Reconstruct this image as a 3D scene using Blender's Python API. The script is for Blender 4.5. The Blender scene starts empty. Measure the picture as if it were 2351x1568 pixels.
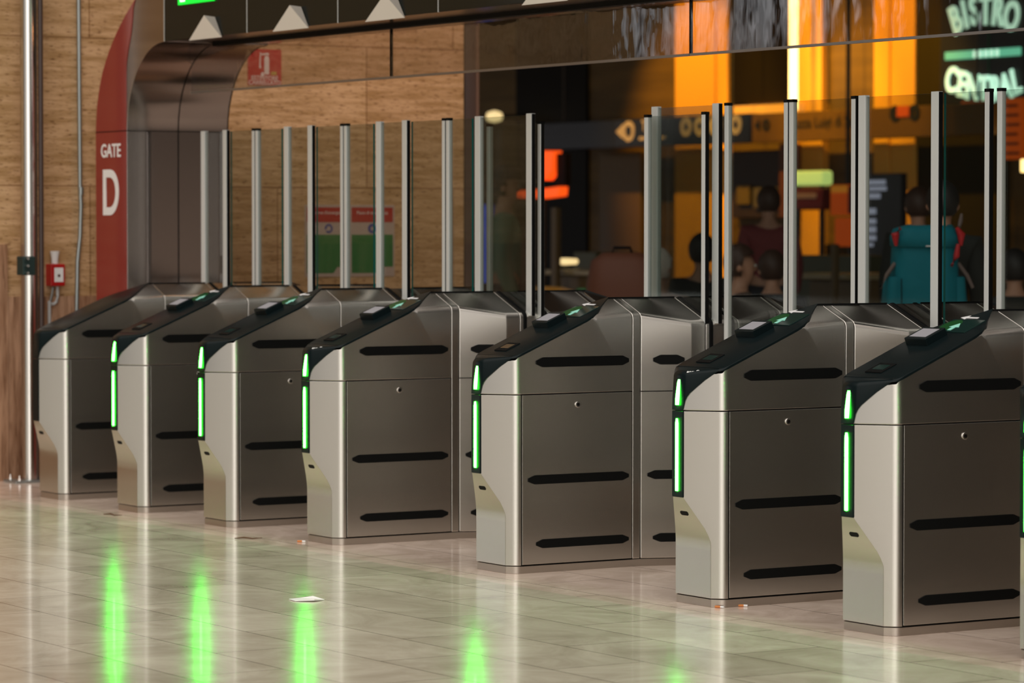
import bpy, bmesh, math, random
from mathutils import Vector, Matrix

random.seed(7)
scn = bpy.context.scene
col = scn.collection
R = math.radians

# ------------------------------------------------------------------ camera
CAM_H, YAW, TILT, FPX = 1.35, R(57.826), R(1.941), 7658.7
cam_d = bpy.data.cameras.new('camera')
cam = bpy.data.objects.new('camera', cam_d)
col.objects.link(cam)
cam.location = (0, 0, CAM_H)
cam.rotation_euler = (math.pi / 2 - TILT, 0, YAW)
cam_d.sensor_fit = 'HORIZONTAL'
cam_d.sensor_width = 36.0
cam_d.lens = FPX / 2351 * 36.0
cam_d.clip_start, cam_d.clip_end = 0.1, 200
cam_d.dof.use_dof = True
cam_d.dof.focus_distance = 12.2
cam_d.dof.aperture_fstop = 4.0
scn.camera = cam

# ------------------------------------------------------------------ view
scn.view_settings.view_transform = 'Standard'
scn.view_settings.look = 'None'
scn.view_settings.exposure = 0.0
scn.view_settings.gamma = 1.0
scn.view_settings.use_curve_mapping = False

# ------------------------------------------------------------------ world: daylight of the big station concourse
world = bpy.data.worlds.new('concourse_daylight')
scn.world = world
world.use_nodes = True
wt = world.node_tree
wt.nodes.clear()
w_out = wt.nodes.new('ShaderNodeOutputWorld')
w_bg = wt.nodes.new('ShaderNodeBackground')
wt.links.new(w_bg.outputs[0], w_out.inputs[0])
w_tc = wt.nodes.new('ShaderNodeTexCoord')
w_acc = None


def w_add(sock):
    global w_acc
    if w_acc is None:
        w_acc = sock
        return
    m = wt.nodes.new('ShaderNodeMix')
    m.data_type = 'RGBA'
    m.blend_type = 'ADD'
    m.inputs['Factor'].default_value = 1.0
    wt.links.new(w_acc, m.inputs['A'])
    wt.links.new(sock, m.inputs['B'])
    w_acc = m.outputs['Result']


def w_lobe(d, lo, hi, rgb, strength, streak=0.0):
    d = Vector(d).normalized()
    dot = wt.nodes.new('ShaderNodeVectorMath')
    dot.operation = 'DOT_PRODUCT'
    dot.inputs[1].default_value = d
    wt.links.new(w_tc.outputs['Generated'], dot.inputs[0])
    mr = wt.nodes.new('ShaderNodeMapRange')
    mr.interpolation_type = 'SMOOTHSTEP'
    mr.inputs['From Min'].default_value = lo
    mr.inputs['From Max'].default_value = hi
    wt.links.new(dot.outputs['Value'], mr.inputs['Value'])
    val = mr.outputs[0]
    if streak:
        mp = wt.nodes.new('ShaderNodeMapping')
        mp.inputs['Scale'].default_value = (streak, streak, streak * 0.3)
        wt.links.new(w_tc.outputs['Generated'], mp.inputs[0])
        nz = wt.nodes.new('ShaderNodeTexNoise')
        nz.inputs['Scale'].default_value = 1.0
        nz.inputs['Detail'].default_value = 2.0
        wt.links.new(mp.outputs[0], nz.inputs['Vector'])
        rp = wt.nodes.new('ShaderNodeMapRange')
        rp.inputs['From Min'].default_value = 0.42
        rp.inputs['From Max'].default_value = 0.60
        wt.links.new(nz.outputs['Fac'], rp.inputs['Value'])
        mu = wt.nodes.new('ShaderNodeMath')
        mu.operation = 'MULTIPLY'
        wt.links.new(val, mu.inputs[0])
        wt.links.new(rp.outputs[0], mu.inputs[1])
        val = mu.outputs[0]
    sc = wt.nodes.new('ShaderNodeVectorMath')
    sc.operation = 'SCALE'
    sc.inputs[0].default_value = [c * strength for c in rgb]
    wt.links.new(val, sc.inputs['Scale'])
    w_add(sc.outputs[0])


w_amb = wt.nodes.new('ShaderNodeRGB')
w_amb.outputs[0].default_value = (0.040, 0.034, 0.028, 1)
w_add(w_amb.outputs[0])
w_lobe((0.56, -0.82, 0.14), 0.84, 0.985, (1.0, 0.94, 0.87), 0.70)      # bright concourse before the gates, aim and falloff shaped for facet reflections
w_lobe((0.86, -0.50, 0.10), 0.93, 0.995, (1.0, 0.95, 0.90), 2.1)     # unseen narrow glow added for the highlight on the gate corners
w_lobe((0.30, -0.30, 0.90), 0.50, 0.98, (1.0, 0.93, 0.87), 2.05)      # unseen overhead glow added to brighten the floor
w_lobe((0.98, -0.17, 0.12), 0.90, 0.99, (1.0, 0.88, 0.78), 0.20)
w_lobe((-0.84, -0.52, 0.16), 0.988, 0.9955, (0.95, 0.97, 1.0), 2.4, streak=17.0)  # added streaky glow, placed only to be reflected in the transom panes
wt.links.new(w_acc, w_bg.inputs['Color'])
w_bg.inputs['Strength'].default_value = 1.0


# ------------------------------------------------------------------ pixel -> point (frame 2351 x 1568)
RV = Vector((math.cos(YAW), math.sin(YAW), 0))
FW = Vector((-math.sin(YAW), math.cos(YAW), 0))
FV = FW * math.cos(TILT) + Vector((0, 0, -math.sin(TILT)))
UV = Vector((0, 0, math.cos(TILT))) + FW * math.sin(TILT)
EYE = Vector((0, 0, CAM_H))


def at(px, py, axis, val):
    """point where the sight line of a photo pixel meets the plane axis = val"""
    d = FV * FPX + RV * (px - 1175.5) - UV * (py - 784)
    return EYE + d * ((val - EYE[axis]) / d[axis])


def at_depth(px, py, dist):
    d = FV * FPX + RV * (px - 1175.5) - UV * (py - 784)
    return EYE + d * (dist / d.dot(FV))


# ------------------------------------------------------------------ materials
MATS = {}


def principled(name, base, rough=0.5, metal=0.0, emit=None, estr=0.0, spec=0.5, aniso=0.0, coat=0.0):
    if name in MATS:
        return MATS[name]
    m = bpy.data.materials.new(name)
    m.use_nodes = True
    b = m.node_tree.nodes['Principled BSDF']
    b.inputs['Base Color'].default_value = (*base, 1)
    b.inputs['Roughness'].default_value = rough
    b.inputs['Metallic'].default_value = metal
    b.inputs['Specular IOR Level'].default_value = spec
    b.inputs['Coat Weight'].default_value = coat
    if emit:
        b.inputs['Emission Color'].default_value = (*emit, 1)
        b.inputs['Emission Strength'].default_value = estr
    MATS[name] = m
    return m


def nodes(m):
    return m.node_tree.nodes, m.node_tree.links, m.node_tree.nodes['Principled BSDF']


def add_bump(m, scale, strength, dist=0.01, detail=4.0):
    n, l, b = nodes(m)
    tc = n.new('ShaderNodeTexCoord')
    mp = n.new('ShaderNodeMapping')
    mp.inputs['Scale'].default_value = scale
    nz = n.new('ShaderNodeTexNoise')
    nz.inputs['Scale'].default_value = 1.0
    nz.inputs['Detail'].default_value = detail
    bp = n.new('ShaderNodeBump')
    bp.inputs['Strength'].default_value = strength
    bp.inputs['Distance'].default_value = dist
    l.new(tc.outputs['Object'], mp.inputs[0])
    l.new(mp.outputs[0], nz.inputs['Vector'])
    l.new(nz.outputs['Fac'], bp.inputs['Height'])
    l.new(bp.outputs[0], b.inputs['Normal'])
    return tc, mp, nz


def colour_noise(m, scale, c1, c2, lo=0.35, hi=0.65, detail=5.0, coord='Object'):
    n, l, b = nodes(m)
    tc = n.new('ShaderNodeTexCoord')
    mp = n.new('ShaderNodeMapping')
    mp.inputs['Scale'].default_value = scale
    nz = n.new('ShaderNodeTexNoise')
    nz.inputs['Scale'].default_value = 1.0
    nz.inputs['Detail'].default_value = detail
    cr = n.new('ShaderNodeValToRGB')
    cr.color_ramp.elements[0].position = lo
    cr.color_ramp.elements[0].color = (*c1, 1)
    cr.color_ramp.elements[1].position = hi
    cr.color_ramp.elements[1].color = (*c2, 1)
    l.new(tc.outputs[coord], mp.inputs[0])
    l.new(mp.outputs[0], nz.inputs['Vector'])
    l.new(nz.outputs['Fac'], cr.inputs[0])
    l.new(cr.outputs[0], b.inputs['Base Color'])
    return cr


def steel(name, base, rough, aniso=0.75):
    m = principled(name, base, rough, 1.0)
    n, l, b = nodes(m)
    b.inputs['Anisotropic'].default_value = aniso
    tg = n.new('ShaderNodeTangent')
    tg.direction_type = 'RADIAL'
    tg.axis = 'Z'
    l.new(tg.outputs[0], b.inputs['Tangent'])
    tc = n.new('ShaderNodeTexCoord')
    mp = n.new('ShaderNodeMapping')
    mp.inputs['Scale'].default_value = (4, 4, 420)
    nz = n.new('ShaderNodeTexNoise')
    nz.inputs['Scale'].default_value = 1.0
    nz.inputs['Detail'].default_value = 3.0
    l.new(tc.outputs['Object'], mp.inputs[0])
    l.new(mp.outputs[0], nz.inputs['Vector'])
    mr = n.new('ShaderNodeMapRange')
    mr.inputs['To Min'].default_value = rough * 0.95
    mr.inputs['To Max'].default_value = rough * 1.06
    l.new(nz.outputs['Fac'], mr.inputs['Value'])
    l.new(mr.outputs[0], b.inputs['Roughness'])
    return m


STEEL = steel('brushed_steel', (0.565, 0.545, 0.505), 0.25)
PLINTH = steel('plinth_steel', (0.47, 0.42, 0.37), 0.34)
ALU = principled('satin_aluminium', (0.66, 0.69, 0.68), 0.40, 0.25)
LID = principled('black_lid', (0.005, 0.010, 0.011), 0.30, spec=0.12)
BLACK = principled('black_rubber', (0.003, 0.0035, 0.0035), 0.6, spec=0.12)
GAP = principled('dark_gap', (0.004, 0.0035, 0.003), 0.7, spec=0.1)
LED = principled('green_led', (0.05, 0.6, 0.1), 0.4, emit=(0.020, 1.0, 0.020), estr=64.0)
WHITE = principled('white_print', (0.80, 0.80, 0.80), 0.5)
PAPER = principled('grey_label', (0.34, 0.34, 0.37), 0.5)
SCREEN = principled('dark_screen', (0.010, 0.030, 0.026), 0.08)
SCR_ARROW = principled('screen_arrow', (0.3, 0.6, 0.5), 0.4, emit=(0.22, 0.80, 0.58), estr=0.22)
SCR_GREEN = principled('screen_green', (0.003, 0.04, 0.008), 0.3, emit=(0.0, 0.35, 0.05), estr=0.06)
CHROME = principled('chrome', (0.75, 0.73, 0.70), 0.2, 1.0)
GLASS_EDGE = principled('teal_glass_edge', (0.004, 0.10, 0.085), 0.25)


def glass(name, tint, wavy=False, refl=1.0):
    m = bpy.data.materials.new(name)
    m.use_nodes = True
    n, l = m.node_tree.nodes, m.node_tree.links
    n.clear()
    out = n.new('ShaderNodeOutputMaterial')
    mix = n.new('ShaderNodeMixShader')
    tr = n.new('ShaderNodeBsdfTransparent')
    tr.inputs[0].default_value = (*tint, 1)
    gl = n.new('ShaderNodeBsdfGlossy')
    gl.inputs['Roughness'].default_value = 0.02
    gl.inputs['Color'].default_value = (refl, refl, refl, 1)
    fr = n.new('ShaderNodeFresnel')
    ge = n.new('ShaderNodeNewGeometry')
    io = n.new('ShaderNodeMapRange')
    io.inputs['To Min'].default_value = 1.45
    io.inputs['To Max'].default_value = 1.0 / 1.45
    l.new(ge.outputs['Backfacing'], io.inputs['Value'])
    l.new(io.outputs[0], fr.inputs['IOR'])
    l.new(fr.outputs[0], mix.inputs[0])
    l.new(tr.outputs[0], mix.inputs[1])
    l.new(gl.outputs[0], mix.inputs[2])
    l.new(mix.outputs[0], out.inputs[0])
    if wavy:
        tc = n.new('ShaderNodeTexCoord')
        mp = n.new('ShaderNodeMapping')
        mp.inputs['Scale'].default_value = (5.0, 5.0, 2.0)
        nz = n.new('ShaderNodeTexNoise')
        nz.inputs['Scale'].default_value = 1.0
        nz.inputs['Detail'].default_value = 3.0
        bp = n.new('ShaderNodeBump')
        bp.inputs['Strength'].default_value = 0.35
        bp.inputs['Distance'].default_value = 0.02
        l.new(tc.outputs['Object'], mp.inputs[0])
        l.new(mp.outputs[0], nz.inputs['Vector'])
        l.new(nz.outputs['Fac'], bp.inputs['Height'])
        l.new(bp.outputs[0], gl.inputs['Normal'])
    MATS[name] = m
    return m


PANE = glass('clear_pane', (0.755, 0.785, 0.765), refl=0.5)
TRANSOM = glass('wavy_transom_pane', (0.80, 0.775, 0.765), wavy=True)


# ------------------------------------------------------------------ mesh helpers
class MB:
    def __init__(self):
        self.v, self.f, self.mi = [], [], []

    def add(self, verts, faces, mi=0):
        o = len(self.v)
        self.v += [tuple(p) for p in verts]
        self.f += [tuple(i + o for i in f) for f in faces]
        self.mi += [mi] * len(faces)
        return self

    def box(self, a, b, mi=0):
        x0, y0, z0 = a
        x1, y1, z1 = b
        vs = [(x0, y0, z0), (x1, y0, z0), (x1, y1, z0), (x0, y1, z0), (x0, y0, z1), (x1, y0, z1), (x1, y1, z1), (x0, y1, z1)]
        return self.add(vs, [(3, 2, 1, 0), (4, 5, 6, 7), (0, 1, 5, 4), (1, 2, 6, 5), (2, 3, 7, 6), (3, 0, 4, 7)], mi)

    def loft(self, rings, cap=True, mi=0):
        n = len(rings[0])
        vs = [p for r in rings for p in r]
        fs = []
        for k in range(len(rings) - 1):
            for i in range(n):
                j = (i + 1) % n
                fs.append((k * n + i, k * n + j, (k + 1) * n + j, (k + 1) * n + i))
        if cap:
            fs.append(tuple(reversed(range(n))))
            fs.append(tuple((len(rings) - 1) * n + i for i in range(n)))
        return self.add(vs, fs, mi)

    def prism(self, poly, a, b, axis='y', mi=0):
        """extrude a 2D polygon: axis y -> poly in (x, z); axis x -> (y, z); axis z -> (x, y)"""
        if axis == 'y':
            r = [[(p[0], t, p[1]) for p in poly] for t in (a, b)]
        elif axis == 'x':
            r = [[(t, p[0], p[1]) for p in poly] for t in (a, b)]
        else:
            r = [[(p[0], p[1], t) for p in poly] for t in (a, b)]
        return self.loft(r, True, mi)

    def tube(self, pts, r, n=12, mi=0):
        pts = [Vector(p) for p in pts]
        rings = []
        for i, p in enumerate(pts):
            t = (pts[min(i + 1, len(pts) - 1)] - pts[max(i - 1, 0)]).normalized()
            up = Vector((0, 0, 1)) if abs(t.z) < 0.9 else Vector((1, 0, 0))
            s = t.cross(up).normalized()
            q = s.cross(t)
            rr = r[i] if isinstance(r, (list, tuple)) else r
            rings.append([p + s * (rr * math.cos(2 * math.pi * k / n)) + q * (rr * math.sin(2 * math.pi * k / n)) for k in range(n)])
        return self.loft(rings, True, mi)

    def lathe(self, prof, c=(0, 0, 0), n=24, mi=0):
        rings = [[(c[0] + r * math.cos(2 * math.pi * k / n), c[1] + r * math.sin(2 * math.pi * k / n), c[2] + z) for k in range(n)] for r, z in prof]
        return self.loft(rings, True, mi)

    def build(self, name, mats, parent=None, bevel=0.0, seg=2, angle=35, smooth=True, mirror_y=None):
        me = bpy.data.meshes.new(name)
        vs = self.v
        if mirror_y is not None:
            vs = [(p[0], 2 * mirror_y - p[1], p[2]) for p in vs]
        me.from_pydata(vs, [], self.f)
        if not isinstance(mats, (list, tuple)):
            mats = [mats]
        for m in mats:
            me.materials.append(m)
        me.polygons.foreach_set('material_index', self.mi)
        bm = bmesh.new()
        bm.from_mesh(me)
        bmesh.ops.remove_doubles(bm, verts=bm.verts, dist=1e-6)
        bmesh.ops.recalc_face_normals(bm, faces=bm.faces)
        bm.to_mesh(me)
        bm.free()
        if smooth:
            me.polygons.foreach_set('use_smooth', [True] * len(me.polygons))
            me.set_sharp_from_angle(angle=R(angle))
        o = bpy.data.objects.new(name, me)
        col.objects.link(o)
        if parent:
            o.parent = parent
        if bevel:
            b = o.modifiers.new('edge', 'BEVEL')
            b.width = bevel
            b.segments = seg
            b.limit_method = 'ANGLE'
            b.angle_limit = R(angle)
            b.harden_normals = True
        return o


def tag(o, label=None, cat=None, group=None, kind=None):
    if label:
        o['label'] = label
    if cat:
        o['category'] = cat
    if group:
        o['group'] = group
    if kind:
        o['kind'] = kind
    return o


def empty(name, loc, rz=0.0):
    o = bpy.data.objects.new(name, None)
    col.objects.link(o)
    o.location = loc
    o.rotation_euler = (0, 0, rz)
    o.empty_display_size = 0.1
    return o


def text(name, s, size, mat, loc, rot, parent=None, extrude=0.001, align='CENTER', bold=0.0, sx=1.0):
    c = bpy.data.curves.new(name, 'FONT')
    c.body = s
    c.size = size
    c.extrude = extrude
    c.offset = bold
    c.align_x = align
    c.align_y = 'CENTER'
    t = bpy.data.objects.new(name + '_source', c)
    col.objects.link(t)
    bpy.context.view_layer.update()
    me = bpy.data.meshes.new_from_object(t.evaluated_get(bpy.context.evaluated_depsgraph_get()))
    bpy.data.objects.remove(t)
    bpy.data.curves.remove(c)
    me.name = name
    me.materials.clear()
    me.materials.append(mat)
    o = bpy.data.objects.new(name, me)
    col.objects.link(o)
    o.location = loc
    o.rotation_euler = rot
    o.scale = (sx, 1, 1)
    if parent:
        o.parent = parent
    return o


FACE_FRONT = (math.pi / 2, 0, 0)                 # lettering that faces -y
FACE_SIDE = (math.pi / 2, 0, math.pi / 2)        # lettering that faces +x


def copy_tree(o, parent=None):
    c = o.copy()
    col.objects.link(c)
    c.parent = parent
    for ch in [k for k in o.children]:
        copy_tree(ch, c)
    return c


# ------------------------------------------------------------------ layout numbers (metres)
Y0 = 6.9066                                       # front line of the gates
SIDE = [-15.1857, -14.2822, -13.3697, -12.3862, -10.9908, -9.6134, -8.6320, -7.730]   # right flank of every gate
HW = 0.145                                        # half width of a gate
XC = [s - HW for s in SIDE]
MID = 0.96                                        # middle of a gate, from its front
ZR, KR = 1.070, 0.42                              # ridge height, roof slope
U0 = SIDE[0]

# ------------------------------------------------------------------ floor
def stone_floor(name, c1, c2, joint, off):
    m = principled(name, c1, 0.12)
    n, l, b = nodes(m)
    tc = n.new('ShaderNodeTexCoord')
    mp = n.new('ShaderNodeMapping')
    mp.inputs['Location'].default_value = (off[0], off[1], 0)
    br = n.new('ShaderNodeTexBrick')
    br.offset = 0.5
    br.inputs['Color1'].default_value = (*c1, 1)
    br.inputs['Color2'].default_value = (*c2, 1)
    br.inputs['Mortar'].default_value = (*joint, 1)
    br.inputs['Scale'].default_value = 1.0
    br.inputs['Mortar Size'].default_value = 0.0025
    br.inputs['Mortar Smooth'].default_value = 0.2
    br.inputs['Bias'].default_value = 0.0
    br.inputs['Brick Width'].default_value = 0.90
    br.inputs['Row Height'].default_value = 0.345
    l.new(tc.outputs['Object'], mp.inputs[0])
    l.new(mp.outputs[0], br.inputs['Vector'])
    nz = n.new('ShaderNodeTexNoise')
    nz.inputs['Scale'].default_value = 3.0
    nz.inputs['Detail'].default_value = 8.0
    nz.inputs['Roughness'].default_value = 0.65
    nz.inputs['Distortion'].default_value = 1.2
    l.new(tc.outputs['Object'], nz.inputs['Vector'])
    cr = n.new('ShaderNodeValToRGB')
    cr.color_ramp.elements[0].position = 0.30
    cr.color_ramp.elements[0].color = (0.76, 0.72, 0.66, 1)
    cr.color_ramp.elements[1].position = 0.66
    cr.color_ramp.elements[1].color = (1.12, 1.10, 1.07, 1)
    l.new(nz.outputs['Fac'], cr.inputs[0])
    mx = n.new('ShaderNodeMix')
    mx.data_type = 'RGBA'
    mx.blend_type = 'MULTIPLY'
    mx.inputs['Factor'].default_value = 1.0
    l.new(br.outputs['Color'], mx.inputs['A'])
    l.new(cr.outputs[0], mx.inputs['B'])
    l.new(mx.outputs['Result'], b.inputs['Base Color'])
    mr = n.new('ShaderNodeMapRange')
    mr.inputs['To Min'].default_value = 0.15
    mr.inputs['To Max'].default_value = 0.22
    b.inputs['Coat Weight'].default_value = 0.22
    b.inputs['Coat Roughness'].default_value = 0.045
    b.inputs['Coat IOR'].default_value = 1.45
    l.new(nz.outputs['Fac'], mr.inputs['Value'])
    l.new(mr.outputs[0], b.inputs['Roughness'])
    bn = n.new('ShaderNodeTexNoise')
    bn.inputs['Scale'].default_value = 9.0
    bn.inputs['Detail'].default_value = 2.0
    l.new(tc.outputs['Object'], bn.inputs['Vector'])
    bp = n.new('ShaderNodeBump')
    bp.inputs['Strength'].default_value = 0.06
    bp.inputs['Distance'].default_value = 0.004
    l.new(bn.outputs['Fac'], bp.inputs['Height'])
    l.new(bp.outputs[0], b.inputs['Normal'])
    return m


FLOOR_A = stone_floor('pink_marble', (0.86, 0.72, 0.63), (0.80, 0.66, 0.57), (0.22, 0.17, 0.14), (0.3, 0.1))
FLOOR_B = stone_floor('buff_marble', (0.74, 0.685, 0.57), (0.60, 0.555, 0.45), (0.14, 0.12, 0.08), (0.0, 0.0))
fl = MB()
YB = Y0 - 0.21
fl.box((-60, YB, -0.1), (14, 27, 0), 0)
fl.box((-60, -24, -0.1), (14, YB, 0), 1)
tag(fl.build('floor', [FLOOR_A, FLOOR_B], smooth=False), kind='structure')

# ------------------------------------------------------------------ side wall (travertine)
def travertine(name, dark, light, pit, scale, joints=True):
    m = principled(name, light, 0.75, spec=0.25)
    cr = colour_noise(m, scale, dark, light, 0.36, 0.62, 8.0)
    n, l, b = nodes(m)
    tc = n.new('ShaderNodeTexCoord')
    mp = n.new('ShaderNodeMapping')
    mp.inputs['Scale'].default_value = (scale[0] * 5, scale[1] * 5, scale[2] * 3)
    nz = n.new('ShaderNodeTexNoise')
    nz.inputs['Scale'].default_value = 1.0
    nz.inputs['Detail'].default_value = 3.0
    l.new(tc.outputs['Object'], mp.inputs[0])
    l.new(mp.outputs[0], nz.inputs['Vector'])
    c2 = n.new('ShaderNodeValToRGB')
    c2.color_ramp.elements[0].position = 0.30
    c2.color_ramp.elements[0].color = (*pit, 1)
    c2.color_ramp.elements[1].position = 0.42
    c2.color_ramp.elements[1].color = (1, 1, 1, 1)
    l.new(nz.outputs['Fac'], c2.inputs[0])
    mx = n.new('ShaderNodeMix')
    mx.data_type = 'RGBA'
    mx.blend_type = 'MULTIPLY'
    mx.inputs['Factor'].default_value = 1.0
    l.new(cr.outputs[0], mx.inputs['A'])
    l.new(c2.outputs[0], mx.inputs['B'])
    res = mx.outputs['Result']
    if joints:
        sp = n.new('ShaderNodeSeparateXYZ')
        l.new(tc.outputs['Object'], sp.inputs[0])
        cb = n.new('ShaderNodeCombineXYZ')
        l.new(sp.outputs['Y'], cb.inputs['X'])
        l.new(sp.outputs['Z'], cb.inputs['Y'])
        mp2 = n.new('ShaderNodeMapping')
        mp2.inputs['Location'].default_value = (0.35, 0.02, 0)
        l.new(cb.outputs[0], mp2.inputs[0])
        br = n.new('ShaderNodeTexBrick')
        br.inputs['Color1'].default_value = (1, 1, 1, 1)
        br.inputs['Color2'].default_value = (0.84, 0.80, 0.76, 1)
        br.inputs['Mortar'].default_value = (0.45, 0.36, 0.28, 1)
        br.inputs['Scale'].default_value = 1.0
        br.inputs['Mortar Size'].default_value = 0.005
        br.inputs['Mortar Smooth'].default_value = 0.6
        br.inputs['Brick Width'].default_value = 1.15
        br.inputs['Row Height'].default_value = 0.80
        l.new(mp2.outputs[0], br.inputs['Vector'])
        m2 = n.new('ShaderNodeMix')
        m2.data_type = 'RGBA'
        m2.blend_type = 'MULTIPLY'
        m2.inputs['Factor'].default_value = 1.0
        l.new(res, m2.inputs['A'])
        l.new(br.outputs['Color'], m2.inputs['B'])
        res = m2.outputs['Result']
    l.new(res, b.inputs['Base Color'])
    bp = n.new('ShaderNodeBump')
    bp.inputs['Strength'].default_value = 0.4
    bp.inputs['Distance'].default_value = 0.01
    l.new(nz.outputs['Fac'], bp.inputs['Height'])
    l.new(bp.outputs[0], b.inputs['Normal'])
    return m


TRAV = travertine('travertine', (0.42, 0.26, 0.118), (0.62, 0.415, 0.235), (0.34, 0.24, 0.15), (4.5, 4.5, 42.0))
DADO = travertine('vertical_travertine', (0.22, 0.11, 0.058), (0.46, 0.275, 0.17), (0.5, 0.42, 0.36), (22.0, 22.0, 2.5), joints=False)
XW = U0 - 1.35
YE = Y0 + 3.165                                    # far corner of the wall
tag(MB().box((XW - 1.0, 4.4, 0), (XW, YE, 6.0)).build('wall_left', TRAV, smooth=False), kind='structure')
dd = MB()
dd.box((XW, 4.4, 0), (XW + 0.022, Y0 + 0.30, 1.265))
dd.box((XW, Y0 + 0.30, 0), (XW + 0.012, YE, 0.985))
tag(dd.build('baseboard_left', DADO, smooth=False), kind='structure')

# column-like jamb just past the wall corner
JAMB = principled('brown_jamb', (0.20, 0.12, 0.085), 0.45)
p = at(1094, 400, 1, YE + 0.35)
tag(MB().box((p.x - 0.14, YE + 0.35, 0), (p.x, YE + 0.375, 6.0)).build('trim_1', JAMB, bevel=0.01), kind='structure')

# ------------------------------------------------------------------ ticket gates
SF = 0.032                                         # half width of the nose strip
NOSE = -0.066
CX, CY = HW, 0.031                                 # sharp corner where the facet meets the flank
TA = (HW - 0.0207 * 0.76, 0.031 - 0.0207 * 0.65)   # fillet start on the facet
TB = (HW, 0.0517)                                  # fillet end on the flank
YA = 0.573


def corner_arc(d=0.0, n=5):
    """plan points of the rounded corner, from facet to flank, pushed out by d"""
    pts = []
    for k in range(n + 1):
        t = k / n
        a = (TA[0] + (CX - TA[0]) * t, TA[1] + (CY - TA[1]) * t)
        b = (CX + (TB[0] - CX) * t, CY + (TB[1] - CY) * t)
        pts.append((a[0] + (b[0] - a[0]) * t + d, a[1] + (b[1] - a[1]) * t - d * (1 - t)))
    return pts


def facet_x(y):
    return SF + (y - NOSE) * (0.077 / 0.066)


def plan_ring(yc, z, yend, d=0.0):
    right = [(facet_x(yc) + d, yc - d)] + corner_arc(d) + [(HW + d, yend)]
    ring = [(x, y, z) for x, y in right] + [(-x, y, z) for x, y in reversed(right)]
    return ring


def roof_z(x):
    return ZR - KR * abs(x)


def lid_z(y):
    return 0.850 + (0.42 if y > 0.03 else 0.10) * (y - 0.03)


def profile(w, y, d=0.0, z0=0.031, r=0.022):
    """gate cross section with rounded shoulders, half width w"""
    zs = roof_z(w)
    right = [(w + d, z0)]
    t0 = (w, zs - r)
    t1 = (w - r * 0.92, zs + KR * r * 0.92)
    for k in range(6):
        t = k / 5
        a = (t0[0], t0[1] + (zs - t0[1]) * t)
        b = (w + (t1[0] - w) * t, zs + (t1[1] - zs) * t)
        right.append((a[0] + (b[0] - a[0]) * t + d, a[1] + (b[1] - a[1]) * t + d))
    return [(x, y, z) for x, z in right] + [(0, y, ZR + d)] + [(-x, y, z) for x, z in reversed(right)]


def hex_bar(mb, p0, p1, z, h, nrm, th=0.004):
    """dark rub strip with pointed ends between plan points p0 and p1 on a flank"""
    p0, p1, nrm = Vector(p0), Vector(p1), Vector(nrm).normalized()
    t = (p1 - p0).normalized()
    e = 0.030
    out = []
    for q, zz in [(p0, z - h * 0.35), (p0 + t * e, z - h), (p1 - t * e, z - h), (p1, z - h * 0.35), (p1, z + h * 0.35), (p1 - t * e, z + h), (p0 + t * e, z + h), (p0, z + h * 0.35)]:
        out.append((q.x, q.y, zz))
    a = [(x - nrm.x * 0.002, y - nrm.y * 0.002, zz) for x, y, zz in out]
    b = [(x + nrm.x * th, y + nrm.y * th, zz) for x, y, zz in out]
    mb.loft([a, b])


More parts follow.
